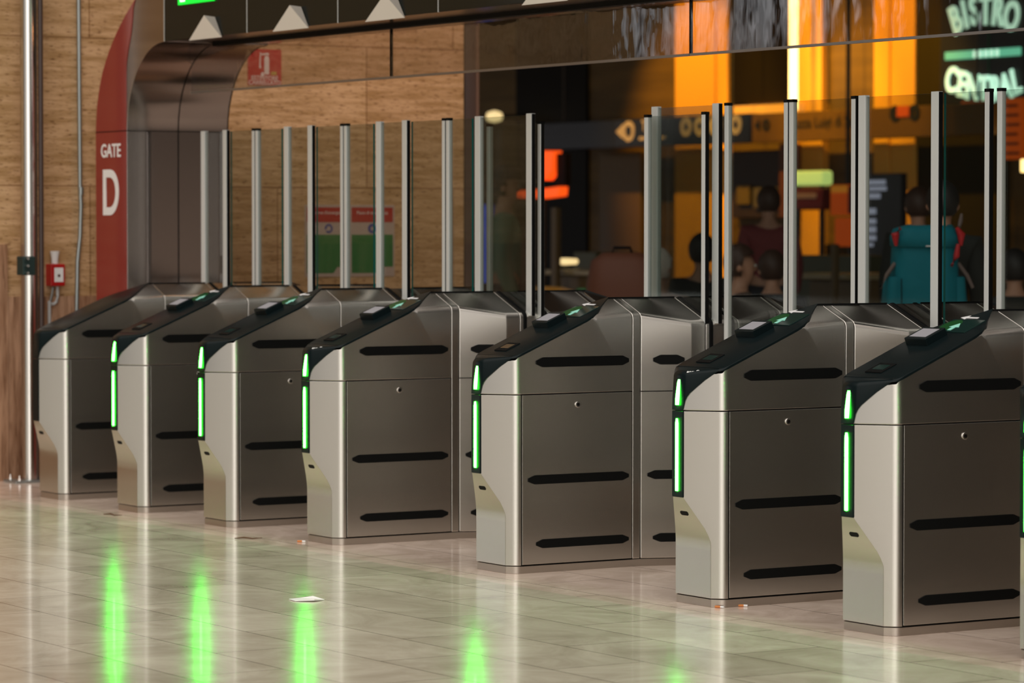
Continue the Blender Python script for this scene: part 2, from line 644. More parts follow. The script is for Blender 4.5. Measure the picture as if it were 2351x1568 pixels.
def gate_half(root, wide, my):
    """one half of a gate (front, or mirrored about the middle for the rear)"""
    B = dict(parent=root, mirror_y=my)
    # lower housing with the hollowed nose
    lev = [(0.032, 0.0), (0.20, 0.0), (0.232, -0.0005), (0.255, -0.006), (0.28, -0.0145), (0.31, -0.0285), (0.35, -0.0475), (0.388, -0.0655), (0.392, NOSE), (0.6985, NOSE)]
    MB().loft([plan_ring(yc, z, YA) for z, yc in lev]).build('lower_housing', STEEL, angle=25, bevel=0.0012, **B)
    # upper housing
    mb = MB()
    rp = [(SF, NOSE)] + corner_arc() + [(HW, 0.404), (HW, YA)]
    base = [(x, y, 0.7015) for x, y in rp]
    top = [(x, y + (0.016 * (y - TA[1]) / (NOSE - TA[1]) if y < TA[1] else 0.0), min(lid_z(y) - (0.012 if y < 0.03 else 0.004), roof_z(x))) for x, y in rp]
    n = len(rp)
    vs = base + top + [(-x, y, z) for x, y, z in base] + [(-x, y, z) for x, y, z in top] + [(0, 0.553, ZR), (0, YA, ZR)]
    fs = []
    for k in range(n - 1):
        fs.append((k, k + 1, n + k + 1, n + k))
        fs.append((2 * n + k, 3 * n + k, 3 * n + k + 1, 2 * n + k + 1))
    for k in range(n - 2):
        fs.append((n + k, n + k + 1, 3 * n + k + 1, 3 * n + k))
    a, b = 4 * n, 4 * n + 1
    fs.append((n + n - 2, a, 3 * n + n - 2))
    fs.append((n + n - 2, n + n - 1, b, a))
    fs.append((3 * n + n - 2, a, b, 3 * n + n - 1))
    fs.append((0, n, 3 * n, 2 * n))
    fs.append((n - 1, 2 * n + n - 1, 3 * n + n - 1, b, n + n - 1))
    fs.append(tuple(range(n)) + tuple(reversed(range(2 * n, 3 * n))))
    mb.add(vs, fs)
    uh = mb.build('upper_housing', STEEL, angle=30, **B)
    bm = bmesh.new()
    bm.from_mesh(uh.data)
    sel = []
    for e in bm.edges:
        v0, v1 = e.verts
        if abs(abs(v0.co.x) - HW) < 1e-4 and abs(abs(v1.co.x) - HW) < 1e-4 and v0.co.x * v1.co.x > 0 and v0.co.z > 1.0 and v1.co.z > 1.0:
            sel.append(e)
    bmesh.ops.bevel(bm, geom=sel, offset=0.022, segments=5, profile=0.5, affect='EDGES')
    bm.to_mesh(uh.data)
    bm.free()
    uh.data.polygons.foreach_set('use_smooth', [True] * len(uh.data.polygons))
    uh.data.set_sharp_from_angle(angle=R(24))
    bv = uh.modifiers.new('edge', 'BEVEL')
    bv.width, bv.segments, bv.limit_method, bv.angle_limit = 0.003, 2, 'ANGLE', R(50)
    # black lid: skirt on the nose and facets, sloping top
    d = 0.0035
    bz = [(0.0, 0.7015), (0.05, 0.735), (0.10, 0.749), (0.18, 0.763), (0.35, 0.782), (0.60, 0.809), (0.85, 0.831), (1.0, 0.8425)]
    pts = []
    for t, z in bz:
        x, y = SF + (TA[0] - SF) * t, NOSE + (TA[1] - NOSE) * t
        lean = 0.013 * (1 - t)
        f = 1.0 - 0.45 * t
        pts.append((x + d * 0.65, y - d * 0.76, z, x + d * 0.65, y - d * 0.76 + lean, lid_z(y) + 0.004, f))
    arc = corner_arc(d)[1:]
    for k, (x, y) in enumerate(arc):
        pts.append((x, y, lid_z(y) - 0.006, x, y, lid_z(y) + 0.004, 0.55 * (1 - (k + 1) / len(arc)) + 0.08))
    for x, y in ((HW + d, 0.20), (HW + d, 0.355), (HW - 0.003, 0.390), (HW - 0.026, 0.424), (HW - 0.072, 0.472)):
        pts.append((x, y, lid_z(y) - 0.006, x, y, lid_z(y) + 0.004, 0.08))
    n = len(pts)
    bot = [(p[0], p[1], p[2]) for p in pts]
    rows = [bot]
    for h, ins in ((0.020, 0.0), (0.0105, 0.0025), (0.004, 0.0085), (0.0, 0.019)):
        row = []
        for p in pts:
            f = p[6]
            iy = ins * f * (1.0 if p[1] < 0.02 else 0.0)
            ix = ins * f * min(1.0, max(0.0, (p[0] - 0.02) / 0.08)) * (0.9 if p[1] < 0.02 else 1.0)
            row.append((p[3] - ix, p[4] + iy - 0.3 * h * f, max(p[5] - h * f, p[2] + 0.0005)))
        rows.append(row)
    nr = len(rows)
    vs = [q for r_ in rows for q in r_] + [(-x, y, z) for r_ in rows for x, y, z in r_] + [(0, 0.558, lid_z(0.558) + 0.004), (0, 0.558, lid_z(0.558) - 0.006)]
    m_ = nr * n
    fs = []
    for j in range(nr - 1):
        for k in range(n - 1):
            q = (j * n + k, j * n + k + 1, (j + 1) * n + k + 1, (j + 1) * n + k)
            fs.append(q)
            fs.append(tuple(m_ + i for i in reversed(q)))
        fs.append((j * n, (j + 1) * n, m_ + (j + 1) * n, m_ + j * n))
    tb = (nr - 1) * n
    for k in range(n - 1):
        fs.append((tb + k, tb + k + 1, m_ + tb + k + 1, m_ + tb + k))
    a, b = 2 * m_, 2 * m_ + 1
    fs.append((tb + n - 1, a, m_ + tb + n - 1))
    fs.append(tuple(j * n + n - 1 for j in range(nr)) + (a, b))
    fs.append(tuple(m_ + j * n + n - 1 for j in range(nr)) + (a, b))
    lid = MB().add(vs, fs).build('lid', LID, angle=40, **B)
    MB().box((-0.004, 0.556, ZR - 0.002), (0.004, 0.8775, ZR + 0.004)).build('ridge_trim', BLACK, smooth=False, **B)
    # nose strip below the seam
    MB().box((-SF - 0.002, NOSE - 0.004, 0.390), (SF + 0.002, NOSE + 0.012, 0.699)).build('nose_strip', LID, bevel=0.003, **B)
    # access panels, dark gap round each
    for s in (-1, 1):
        g = MB().box((s * (HW - 0.004), 0.0505, 0.0315), (s * (HW + 0.0004), 0.5728, 0.7015))
        g.build('panel_gap', GAP, smooth=False, **B)
        pn = MB().box((s * (HW - 0.004), 0.0545, 0.0345), (s * (HW + 0.0018), 0.5715, 0.6985)).build('access_panel', STEEL, bevel=0.0012, **B)
        y = 0.313
        MB().tube([(s * (HW + 0.0005), y, 0.656), (s * (HW + 0.006), y, 0.656)], 0.0125, 16).build('lock', CHROME, pn, bevel=0.0015, mirror_y=my)
        MB().tube([(s * (HW + 0.0055), y, 0.656), (s * (HW + 0.0068), y, 0.656)], 0.0065, 12).build('keyhole', GAP, pn, mirror_y=my)
        for z, ya, yb, h in ((0.826, 0.118, 0.556, 0.0195), (0.366, 0.080, 0.556, 0.018), (0.1135, 0.118, 0.556, 0.0175)):
            m = MB()
            hex_bar(m, (s * HW, ya), (s * HW, yb), z, h, (s, 0), 0.005)
            m.build('rub_strip', BLACK, bevel=0.001, **B)
    # joint band and middle module
    ys = YA + 0.003
    if wide:
        MB().loft([profile(HW, ys), profile(HW, 0.613)]).build('joint_band', STEEL, angle=24, bevel=0.004, **B)
        ys = 0.6155
    wb = HW + (0.075 if wide else 0.0)
    MB().loft([profile(HW, ys), profile(wb, 0.81), profile(wb, 0.8775)]).build('middle_housing', STEEL, angle=12, bevel=0.0035, **B)
    for s in (-1, 1):
        pl = [(s * HW, ys), (s * wb, 0.81), (s * wb, 0.8775)]
        sm = MB()
        for (xa, ya), (xb, yb) in zip(pl, pl[1:]):
            sm.loft([[(xa - s * 0.002, ya, z), (xa + s * 0.0008, ya, z), (xb + s * 0.0008, yb, z), (xb - s * 0.002, yb, z)] for z in (0.698, 0.702)])
        sm.build('seam', GAP, smooth=False, **B)
        if wide:
            dx, dy = wb - HW, 0.81 - ys
            nn = Vector((s * dy, -dx)).normalized()
            for z, h, ta, tb in ((0.826, 0.0195, 0.24, 0.86), (0.366, 0.018, 0.13, 0.86), (0.1135, 0.0175, 0.24, 0.86)):
                m = MB()
                hex_bar(m, (s * (HW + dx * ta), ys + dy * ta), (s * (HW + dx * tb), ys + dy * tb), z, h, (nn.x, nn.y), 0.005)
                m.build('rub_strip', BLACK, bevel=0.001, **B)
    # roof gasket
    MB().loft([profile(wb, 0.897, 0.004), profile(wb, 0.915, 0.004)]).build('roof_gasket', BLACK, angle=24, bevel=0.003, **B)
    # slot low on the nose
    n0 = Vector((0, -0.84, -0.54))
    o = [(-0.024, 0.004), (-0.018, 0.0085), (0.018, 0.0085), (0.024, 0.004), (0.024, -0.004), (0.018, -0.0085), (-0.018, -0.0085), (-0.024, -0.004)]
    c = Vector((0, -0.0385, 0.331))
    up = Vector((0, -0.45, 0.89))
    MB().loft([[c + Vector((x, 0, 0)) + up * z + n0 * k for x, z in o] for k in (-0.004, 0.0015)]).build('slot', BLACK, bevel=0.001, **B)


def lid_point(x, y, h):
    """point h above the lid plane"""
    n = Vector((0, -0.42, 1)).normalized()
    return Vector((x, y, lid_z(y) + 0.004)) + n * h


def lid_slab(mb, outline, h0, h1):
    mb.loft([[lid_point(x, y, h) for x, y in outline] for h in (h0, h1)])
    return mb


def rect(x0, y0, x1, y1):
    return [(x0, y0), (x1, y0), (x1, y1), (x0, y1)]


def post(name, x, w, y, t, z0, z1, rubber, parent, cap=True):
    """aluminium upright; rubber = side (+1 / -1) that carries the black seal"""
    o = MB().box((x - w / 2, y - t / 2, z0), (x + w / 2, y + t / 2, z1)).build(name, ALU, parent, bevel=0.0015)
    s = rubber
    MB().box((x + s * (w / 2 - 0.001), y - t * 0.36, z0), (x + s * (w / 2 + 0.004), y + t * 0.36, z1 - 0.002)).build('rubber_seal', BLACK, o, bevel=0.001)
    if cap:
        MB().box((x - w / 2 - 0.001, y - t / 2 - 0.001, z1 - 0.008), (x + w / 2 + 0.001, y + t / 2 + 0.001, z1 + 0.004)).build('cap', BLACK, o, bevel=0.001)
    return o


def pane(name, x0, x1, y, z0, z1, parent, th=0.010):
    """sheet of glass whose narrow ends show the teal edge"""
    m = MB()
    m.box((x0, y - th / 2, z0), (x1, y + th / 2, z1))
    m.mi = [1, 1, 0, 1, 0, 1]
    return m.build(name, [PANE, GLASS_EDGE], parent, smooth=False)


def make_gate(wide):
    root = empty('ticket_gate', (0, 0, 0))
    # plinth
    r0 = plan_ring(0.0, 0.0, MID, -0.003)
    front = r0
    half = len(front) // 2
    right = front[:half]
    wb = HW + (0.075 if wide else 0) - 0.003
    if wide:
        right = right[:-1] + [(HW - 0.003, 0.615, 0.0), (wb, 0.81, 0.0), (wb, MID, 0.0)]
    rr = right + [(x, 2 * MID - y, z) for x, y, z in reversed(right[:-1])]
    ring = rr + [(-x, y, z) for x, y, z in reversed(rr)]
    MB().loft([[(x, y, z) for x, y, _ in ring] for z in (0.0, 0.0285)]).build('plinth', PLINTH, root, angle=25, bevel=0.001)
    MB().loft([[(x * 0.985, MID + (y - MID) * 0.995, z) for x, y, _ in ring] for z in (0.027, 0.033)]).build('shadow_gap', GAP, root, smooth=False)
    gate_half(root, wide, None)
    gate_half(root, wide, MID)
    # middle cover that holds the glass
    wb = HW + (0.075 if wide else 0)
    MB().loft([profile(wb, 0.8805), profile(wb, 2 * MID - 0.8805)]).build('glass_housing', STEEL, root, angle=24, bevel=0.0035)
    px = 0.215 if wide else 0.122
    for s in (-1, 1):
        post('glass_post', s * px, 0.042, 0.938, 0.022, roof_z(px) - 0.012, 1.852, s, root, cap=False)
    pane('fixed_pane', -px + 0.019, px - 0.019, 0.938, roof_z(px) - 0.01, 1.845, root)
    return root


def add_lights(g):
    MB().loft([[(x, y, z) for x, y in ((-w, yy), (w, yy), (w, yy + 0.01), (-w, yy + 0.01))] for z, w, yy in ((0.720, 0.0070, -0.0745), (0.745, 0.0085, -0.0730), (0.80, 0.0085, -0.0650), (0.822, 0.0055, -0.0600))]).build('upper_status_light', LED, g, smooth=False)
    MB().loft([[(x, y, z) for x, y in ((-w, NOSE - 0.008), (w, NOSE - 0.008), (w, NOSE), (-w, NOSE))] for z, w in ((0.412, 0.0066), (0.418, 0.0074), (0.655, 0.0074), (0.672, 0.0035))]).build('lower_status_light', LED, g, smooth=False)


def add_lid_kit(g, slot_white=False):
    rd = lid_slab(MB(), rect(-0.110, 0.268, 0.004, 0.356), -0.002, 0.026).build('card_reader', LID, g, bevel=0.003)
    lid_slab(MB(), rect(-0.096, 0.281, -0.010, 0.342), 0.0255, 0.0268).build('reader_label', PAPER, rd, smooth=False)
    ts = lid_slab(MB(), [(-0.070, 0.060), (0.016, 0.060), (0.016, 0.128), (-0.070, 0.128)], -0.002, 0.004).build('ticket_slot', BLACK, g, bevel=0.002)
    lid_slab(MB(), rect(-0.055, 0.078, 0.004, 0.112), 0.0035, 0.0046).build('slot_window', SCREEN, ts, smooth=False)
    ds = lid_slab(MB(), rect(-0.095, 0.372, 0.072, 0.466), -0.002, 0.0028).build('display', SCREEN, g, bevel=0.001)
    lid_slab(MB(), [(-0.055 + 0.042 * math.cos(k * math.pi / 12), 0.418 + 0.042 * math.sin(k * math.pi / 12)) for k in range(24)], 0.0022, 0.0032).build('green_disc', SCR_GREEN, ds, smooth=False)
    lid_slab(MB(), [(-0.030, 0.382), (-0.012, 0.382), (-0.012, 0.405), (0.004, 0.405), (-0.021, 0.434), (-0.046, 0.405), (-0.030, 0.405)], 0.003, 0.0042).build('display_arrow', SCR_ARROW, ds, smooth=False)
    lid_slab(MB(), [(-0.078, 0.482), (-0.045, 0.500), (-0.045, 0.488), (0.012, 0.488), (0.012, 0.479), (-0.045, 0.479), (-0.045, 0.470)], -0.001, 0.0012).build('arrow_mark', WHITE, g, smooth=False)


def leaf(g, s, x_lead, x_trail, y, z1, trail_post=False, z0=0.30):
    """glass door leaf; s = side of the gate it belongs to, x_lead = closing edge"""
    a, b = sorted((x_lead, x_trail))
    p = pane('door_leaf', a, b, y, z0, z1 - 0.004, g)
    o = post('leading_profile', x_lead, 0.024, y, 0.022, z0, z1, s, p)
    o['label'] = None
    del o['label']
    # sub-sub parts are not allowed: flatten seal and cap under the leaf
    for c in list(o.children):
        c.parent = p
    if trail_post:
        o = post('trailing_profile', x_trail, 0.024, y, 0.022, z0, z1, -s, p)
        for c in list(o.children):
            c.parent = p
    return p


proto = {False: make_gate(False), True: make_gate(True)}
used = {False: False, True: False}
wides = [False, False, False, True, True, True, False, False]
gate_labels = [
    'steel ticket gate at the end of the row by the stone wall, its lights dark',
    'steel ticket gate with green lights, next to the unlit end gate',
    'steel ticket gate with green lights, third gate from the stone wall',
    'wide-bodied steel ticket gate, fourth from the wall, white lettering on its lid',
    'wide-bodied steel ticket gate across the open lane, no lettering on its lid',
    'wide-bodied steel ticket gate with lettered lid, teal backpack showing behind its glass',
    'slim steel ticket gate with green lights, nearest whole gate of the row',
    'steel ticket gate cut off by the right edge of the frame, green nose light only',
]
gates = []
for i in range(8):
    k = wides[i]
    if used[k]:
        g = copy_tree(proto[k])
    else:
        g = proto[k]
        used[k] = True
    gates.append(g)
for i, g in enumerate(gates):
    g.location = (XC[i], Y0, 0)
    tag(g, gate_labels[i], 'ticket gate', 'row of steel ticket gates')
add_lights(gates[1])
add_lid_kit(gates[1])
kit = [c for c in gates[1].children if c.name.split('.')[0] in ('upper_status_light', 'lower_status_light', 'card_reader', 'ticket_slot', 'display', 'arrow_mark')]
for g in gates[2:]:
    for c in kit:
        copy_tree(c, g)
for i in (3, 5):
    n = Vector((0.65, -0.76, 0))
    t = text('lettering', 'easyGate', 0.019, WHITE, (0.060, -0.0295, 0.8385), (R(72), 0, R(40.6)), gates[i], extrude=0.0008, bold=0.0004)

# glass leaves: 0-1, 1-2, 2-3, 4-5 shut, 3-4 open, 5-6 nearly shut
TOPZ = 1.848
for a, b in ((0, 1), (1, 2), (2, 3)):
    half = (XC[b] - XC[a]) / 2
    pa = 0.122 + 0.055
    pb = (0.215 if wides[b] else 0.122) + 0.055
    leaf(gates[a], 1, half - 0.018, pa, 0.938, TOPZ)
    leaf(gates[b], -1, -half + 0.018, -pb, 0.938, TOPZ)
half = (XC[5] - XC[4]) / 2
leaf(gates[4], 1, half - 0.004, 0.290, 0.938, TOPZ, True)
leaf(gates[5], -1, -half + 0.030, -0.268, 0.938, TOPZ, True)
leaf(gates[3], 1, 0.226, -0.200, 0.985, 1.814, True)
leaf(gates[4], -1, -0.204, 0.202, 0.888, 1.814, True)
leaf(gates[5], 1, 0.508, 0.262, 0.938, TOPZ)
leaf(gates[6], -1, -0.405, -0.177, 0.938, TOPZ)

# ------------------------------------------------------------------ portal "GATE D"
PF, PB = Y0 + 0.665, Y0 + 1.255
RED = principled('red_vinyl', (0.26, 0.040, 0.030), 0.14)
FASCIA = principled('black_fascia', (0.004, 0.007, 0.006), 0.18, spec=0.22)
LAV = steel('portal_steel', (0.35, 0.305, 0.285), 0.17, 0.4)
portal = empty('gate_portal', (U0 - 0.62, PF, 0))
tag(portal, 'steel gateway with red GATE D pylon and black beam over the ticket gates', 'gateway')
XI, RA = -0.62, 0.44
outer = [(-0.99, 0.0), (-0.99, 1.86), (-0.975, 1.99), (-0.945, 2.09), (-0.90, 2.18), (-0.83, 2.275), (-0.74, 2.365), (-0.63, 2.455), (-0.51, 2.535), (-0.38, 2.60), (-0.28, 2.64), (-0.17, 2.67)]
inner = [(-0.17, 2.30)] + [(-0.18 - RA * math.sin(R(a)), 1.86 + RA * math.cos(R(a))) for a in range(0, 91, 9)] + [(XI, 0.0)]


def W(p):                                       # portal-local x (relative to the portal root)
    return (p[0] - XI, p[1])


DEP = PB - PF
oi = [W(p) for p in outer + inner]
mb = MB()
no = len(outer)
poly = oi
# strip quads between outer and inner contour keep the curved shell well behaved
O = [W(p) for p in outer]
I = [W(p) for p in reversed(inner)]
m = len(I)
O2 = []
import bisect
def resample(pts, k):
    L = [0]
    for a, b in zip(pts, pts[1:]):
        L.append(L[-1] + math.dist(a, b))
    out = []
    for i in range(k):
        s = L[-1] * i / (k - 1)
        j = min(max(bisect.bisect_right(L, s) - 1, 0), len(pts) - 2)
        t = (s - L[j]) / max(L[j + 1] - L[j], 1e-9)
        out.append((pts[j][0] + (pts[j + 1][0] - pts[j][0]) * t, pts[j][1] + (pts[j + 1][1] - pts[j][1]) * t))
    return out


OU = [O[0]] + resample(O[1:], 26)
IN = [I[0]] + resample(I[1:], 26)
rings = []
for o, i in zip(OU, IN):
    rings.append([(o[0], 0, o[1]), (i[0], 0, i[1]), (i[0], DEP, i[1]), (o[0], DEP, o[1])])
MB().loft(rings).build('pylon', LAV, portal, angle=30, bevel=0.003)
# red film on the pylon front
redp = [(-0.988, 0.0)] + outer[1:9] + [(-0.535, 2.49), (-0.545, 2.42), (-0.565, 2.35), (-0.60, 2.27), (-0.622, 2.20), (-0.622, 0.0)]
redo = [W(p) for p in redp]
rl = [redo[0], redo[1]] + redo[2:9]
rrr = [redo[-1], (redo[-1][0], 1.86)] + list(reversed(redo[9:14]))
A1 = [rl[0]] + resample(rl[1:], 14)
B1 = [rrr[0]] + resample(rrr[1:], 14)
MB().loft([[(a[0], -0.004, a[1]), (b[0], -0.004, b[1]), (b[0], 0.002, b[1]), (a[0], 0.002, a[1])] for a, b in zip(A1, B1)]).build('red_panel', RED, portal, angle=30)
MB().box((W((-0.992, 0))[0], -0.0055, 1.857), (W((XI, 0))[0] + 0.002, 0.001, 1.861)).build('panel_joint', GAP, portal, smooth=False)
text('word_gate', 'GATE', 0.098, WHITE, (-0.183, -0.0055, 1.755), FACE_FRONT, portal, bold=0.0016, sx=0.98)
text('letter_d', 'D', 0.335, WHITE, (-0.188, -0.0055, 1.526), FACE_FRONT, portal, bold=0.006, sx=0.86)
# seams on the flank and in the arch
sm = MB()
for y in (0.295, DEP - 0.004):
    prev = None
    ring = []
    for p in IN:
        ring.append(p)
    for a, b in zip(ring, ring[1:]):
        dx, dz = b[0] - a[0], b[1] - a[1]
        L = math.hypot(dx, dz) or 1
        nx, nz = dz / L, -dx / L
        sm.loft([[(a[0] - nx * 0.004, y, a[1] - nz * 0.004), (a[0] + nx * 0.0015, y, a[1] + nz * 0.0015), (b[0] + nx * 0.0015, y, b[1] + nz * 0.0015), (b[0] - nx * 0.004, y, b[1] - nz * 0.004)],
                 [(a[0] - nx * 0.004, y + 0.006, a[1] - nz * 0.004), (a[0] + nx * 0.0015, y + 0.006, a[1] + nz * 0.0015), (b[0] + nx * 0.0015, y + 0.006, b[1] + nz * 0.0015), (b[0] - nx * 0.004, y + 0.006, b[1] - nz * 0.004)]])
sm.box((-0.004, 0.0, 1.857), (0.0016, DEP, 1.861))
sm.build('arch_joint', GAP, portal, smooth=False)
MB().prism([(-0.002, 0.11), (0.006, 0.115), (0.006, 0.135), (-0.002, 0.14)], 0.0, 1.855, 'z').build('flank_rib', LAV, portal, bevel=0.001)
# beam: fascia panels, soffit, transom
bx0 = -0.17 - XI
beam_len = 10.0
MB().box((bx0, 0.012, 2.305), (bx0 + beam_len, DEP, 2.67)).build('beam', LAV, portal, bevel=0.003)
x = bx0
k = 0
while x < bx0 + beam_len - 0.1:
    MB().box((x + 0.0025, -0.004, 2.302), (min(x + 0.905, bx0 + beam_len) - 0.0025, 0.014, 2.672)).build('fascia_panel', FASCIA, portal, bevel=0.003)
    MB().box((x - 0.0022, -0.0045, 2.302), (x + 0.0022, 0.004, 2.672)).build('joint_strip', ALU, portal, smooth=False)
    x += 0.905
    k += 1
MB().box((bx0, 0.270, 2.285), (bx0 + beam_len, 0.320, 2.310)).build('transom_rail', BLACK, portal, bevel=0.003)
TB = [(-0.45, 1.62), (1.62, 4.05), (4.05, 6.48), (6.48, 8.9)]
for a, b in TB:
    MB().box((a - XI + 0.002, 0.290, 2.060), (b - XI - 0.002, 0.300, 2.300)).build('transom_pane', TRANSOM, portal, smooth=False)
    MB().box((a - XI + 0.002, 0.286, 2.052), (b - XI - 0.002, 0.304, 2.062)).build('transom_edge', principled('transom_edge_metal', (0.30, 0.27, 0.25), 0.4, 0.7), portal, smooth=False)
    MB().box((b - XI - 0.003, 0.288, 2.055), (b - XI + 0.003, 0.302, 2.300)).build('transom_joint', GAP, portal, smooth=False)

# white wedges under the fascia, one per lane
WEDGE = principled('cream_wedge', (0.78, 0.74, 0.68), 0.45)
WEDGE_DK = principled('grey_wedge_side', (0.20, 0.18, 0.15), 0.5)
wl = ['white wedge sign nearest the red GATE D pylon', 'second white wedge sign from the red GATE D pylon', 'third white wedge sign along the black beam', 'fourth white wedge sign, its top cut off by the frame edge']
for j, xc in enumerate((0.300, 1.190, 2.085, 3.42)):
    w = 0.178
    vs = [(-w, -0.004, 0.0), (w, -0.004, 0.0), (0.064, -0.042, 0.112), (0.100, 0.0, 0.104), (-w * 0.9, 0.0, 0.0), (w, 0.0, 0.0)]
    mbw = MB()
    mbw.add(vs, [(0, 1, 2)], 0)
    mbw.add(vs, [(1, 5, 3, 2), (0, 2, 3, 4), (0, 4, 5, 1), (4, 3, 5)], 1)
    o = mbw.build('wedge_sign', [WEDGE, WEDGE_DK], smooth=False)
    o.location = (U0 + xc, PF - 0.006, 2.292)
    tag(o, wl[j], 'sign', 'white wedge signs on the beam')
# green exit display on the fascia
GREEN = principled('green_display', (0.0, 0.4, 0.05), 0.4, emit=(0.0, 0.80, 0.03), estr=1.0)
LITW = principled('lit_white', (0.8, 0.8, 0.8), 0.4, emit=(1, 1, 1), estr=1.1)
gs = empty('green_display', (U0 + 0.205, PF, 2.475))
tag(gs, 'green lit overhead display with white pictogram on the black beam', 'sign')
MB().box((-0.195, -0.016, 0.0), (0.195, -0.0045, 0.16)).build('panel', GREEN, gs, bevel=0.002)
MB().box((-0.165, -0.018, 0.014), (-0.115, -0.015, 0.15)).build('white_bar', LITW, gs, smooth=False)
text('letter', 'G', 0.15, LITW, (-0.055, -0.0175, 0.085), FACE_FRONT, gs, bold=0.002)

# ------------------------------------------------------------------ wall fittings on the left
STAINLESS = principled('polished_tube', (0.62, 0.60, 0.57), 0.17, 1.0)
GALV = principled('galvanised', (0.36, 0.40, 0.40), 0.35, 0.8)
GREYPL = principled('grey_conduit', (0.50, 0.52, 0.52), 0.55)
pb_ = at(70, 1106, 2, 0.0)
pole = empty('steel_pole', (pb_.x, pb_.y, 0))
tag(pole, 'polished steel pole standing on the floor against the stone wall', 'pole')
MB().lathe([(0.045, 0.012), (0.045, 6.0)], n=28).build('tube', STAINLESS, pole)
MB().lathe([(0.014, 0.012), (0.014, 6.0)], c=(0.025, 0.058, 0), n=14).build('side_pipe', principled('brown_pipe', (0.05, 0.03, 0.025), 0.4), pole)
bp = MB().box((-0.085, -0.12, 0.0), (0.085, 0.10, 0.012)).build('base_plate', GALV, pole, bevel=0.003)
for sx, sy in ((-0.06, -0.09), (0.06, -0.09), (0.06, 0.07), (-0.06, 0.07)):
    MB().lathe([(0.011, 0.012), (0.011, 0.024), (0.005, 0.024), (0.005, 0.04)], c=(sx, sy, 0), n=8).build('bolt', CHROME, bp)
cz = at(70, 610, 1, pb_.y).z
cl = MB().box((-0.030, -0.060, cz - 0.050), (0.052, 0.012, cz + 0.050)).build('clamp', principled('dark_green_clamp', (0.008, 0.028, 0.026), 0.5), pole, bevel=0.004)
for dz in (-0.038, 0.0, 0.038):
    MB().tube([(-0.062, -0.040, cz + dz), (0.075, -0.040, cz + dz)], 0.007, 10).build('clamp_bolt', CHROME, cl)

# thin conduit on the wall
cpts = []
for px, py in ((180, -60), (182, 200), (184, 430), (186, 470), (184, 540), (178, 600), (176, 720), (174, 1000)):
    q = at(px, py, 0, XW + 0.016)
    cpts.append((q.x, q.y, q.z))
cd = empty('conduit', (XW, cpts[3][1], 0))
tag(cd, 'thin grey steel conduit running up the stone wall beside the red pylon', 'pipe')
MB().tube([(a - XW, b - cpts[3][1], c) for a, b, c in cpts], 0.0115, 12).build('conduit_tube', GALV, cd)
jz = cpts[2][2] - 0.02
MB().lathe([(0.015, jz - 0.02), (0.015, jz + 0.02)], c=(0.016, cpts[3][1] * 0, 0), n=12).build('coupling', GALV, cd)

# red fire call point with a white cup on it
c0 = at(117, 657, 0, XW + 0.065)
c1 = at(150, 606, 0, XW + 0.065)
y0, y1, z0, z1 = c0.y, c1.y, c0.z, c1.z
fr = empty('fire_call_point', (XW, (y0 + y1) / 2, z0))
tag(fr, 'red square fire alarm call point fixed to the stone wall beside the steel pole', 'fire alarm')
REDP = principled('red_plastic', (0.42, 0.008, 0.008), 0.35)
hy = (y1 - y0) / 2
MB().box((-0.005, -hy, 0), (0.065, hy, z1 - z0)).build('housing', REDP, fr, bevel=0.006)
MB().box((0.0640, -hy + 0.020, 0.022), (0.0665, hy - 0.012, z1 - z0 - 0.020)).build('white_plate', WHITE, fr, bevel=0.001)
MB().tube([(0.0655, 0.004, 0.056), (0.0685, 0.004, 0.056)], 0.008, 12).build('button', principled('dark_button', (0.08, 0.02, 0.02), 0.5), fr)
cup = MB().lathe([(0.017, 0.0), (0.019, 0.03), (0.027, 0.068), (0.025, 0.066), (0.017, 0.03), (0.015, 0.004)], n=20).build('paper_cup', WHITE)
cup.location = (XW + 0.032, (y0 + y1) / 2 - 0.004, z1 + 0.001)
tag(cup, 'small white cup standing on top of the red fire call point', 'cup')
cb = empty('cable_conduit', (XW, (y0 + y1) / 2, 0))
tag(cb, 'grey corrugated cable conduits looping below the red fire call point', 'cable')
zz = z0
MB().tube([(0.03, 0.012, zz + 0.002), (0.03, 0.012, zz - 0.05), (0.03, 0.006, zz - 0.085), (0.03, -0.012, zz - 0.098), (0.03, -0.028, zz - 0.095)], 0.0085, 12).build('curved_hose', GREYPL, cb)
hp = [(0.03 + 0.0, -0.036, zz - 0.08 - 0.008 * k) for k in range(0, 95)]
MB().tube(hp, [0.0095 if k % 2 else 0.0075 for k in range(95)], 10).build('straight_hose', GREYPL, cb)
MB().tube([(0.03, -0.012, zz + 0.002), (0.03, -0.022, zz - 0.05), (0.03, -0.034, zz - 0.09)], 0.006, 10).build('thin_cable', GALV, cb)

# extinguisher sign on the wall
a = at(569, 112, 0, XW + 0.004)
b = at(646, 197, 0, XW + 0.004)
es = empty('extinguisher_sign', (XW, (a.y + b.y) / 2, b.z))
tag(es, 'red and white wheeled fire extinguisher sign high on the stone wall', 'sign')
hy, hh = (b.y - a.y) / 2, a.z - b.z
SRED = principled('sign_red', (0.42, 0.010, 0.018), 0.4)
SWH = principled('sign_white', (0.70, 0.66, 0.64), 0.5)
MB().box((0.0, -hy, 0), (0.004, hy, hh)).build('plate', SRED, es, smooth=False)
px_ = MB()
def yz(mb, poly, x0=0.0035, x1=0.005):
    mb.loft([[(x, p[0], p[1]) for p in poly] for x in (x0, x1)])
yz(px_, [(-0.002, 0.062), (0.028, 0.062), (0.028, 0.150), (0.022, 0.165), (0.004, 0.165), (-0.002, 0.150)])
yz(px_, [(-0.024, 0.055), (-0.016, 0.046), (-0.004, 0.055), (-0.004, 0.068), (-0.014, 0.074), (-0.024, 0.068)])
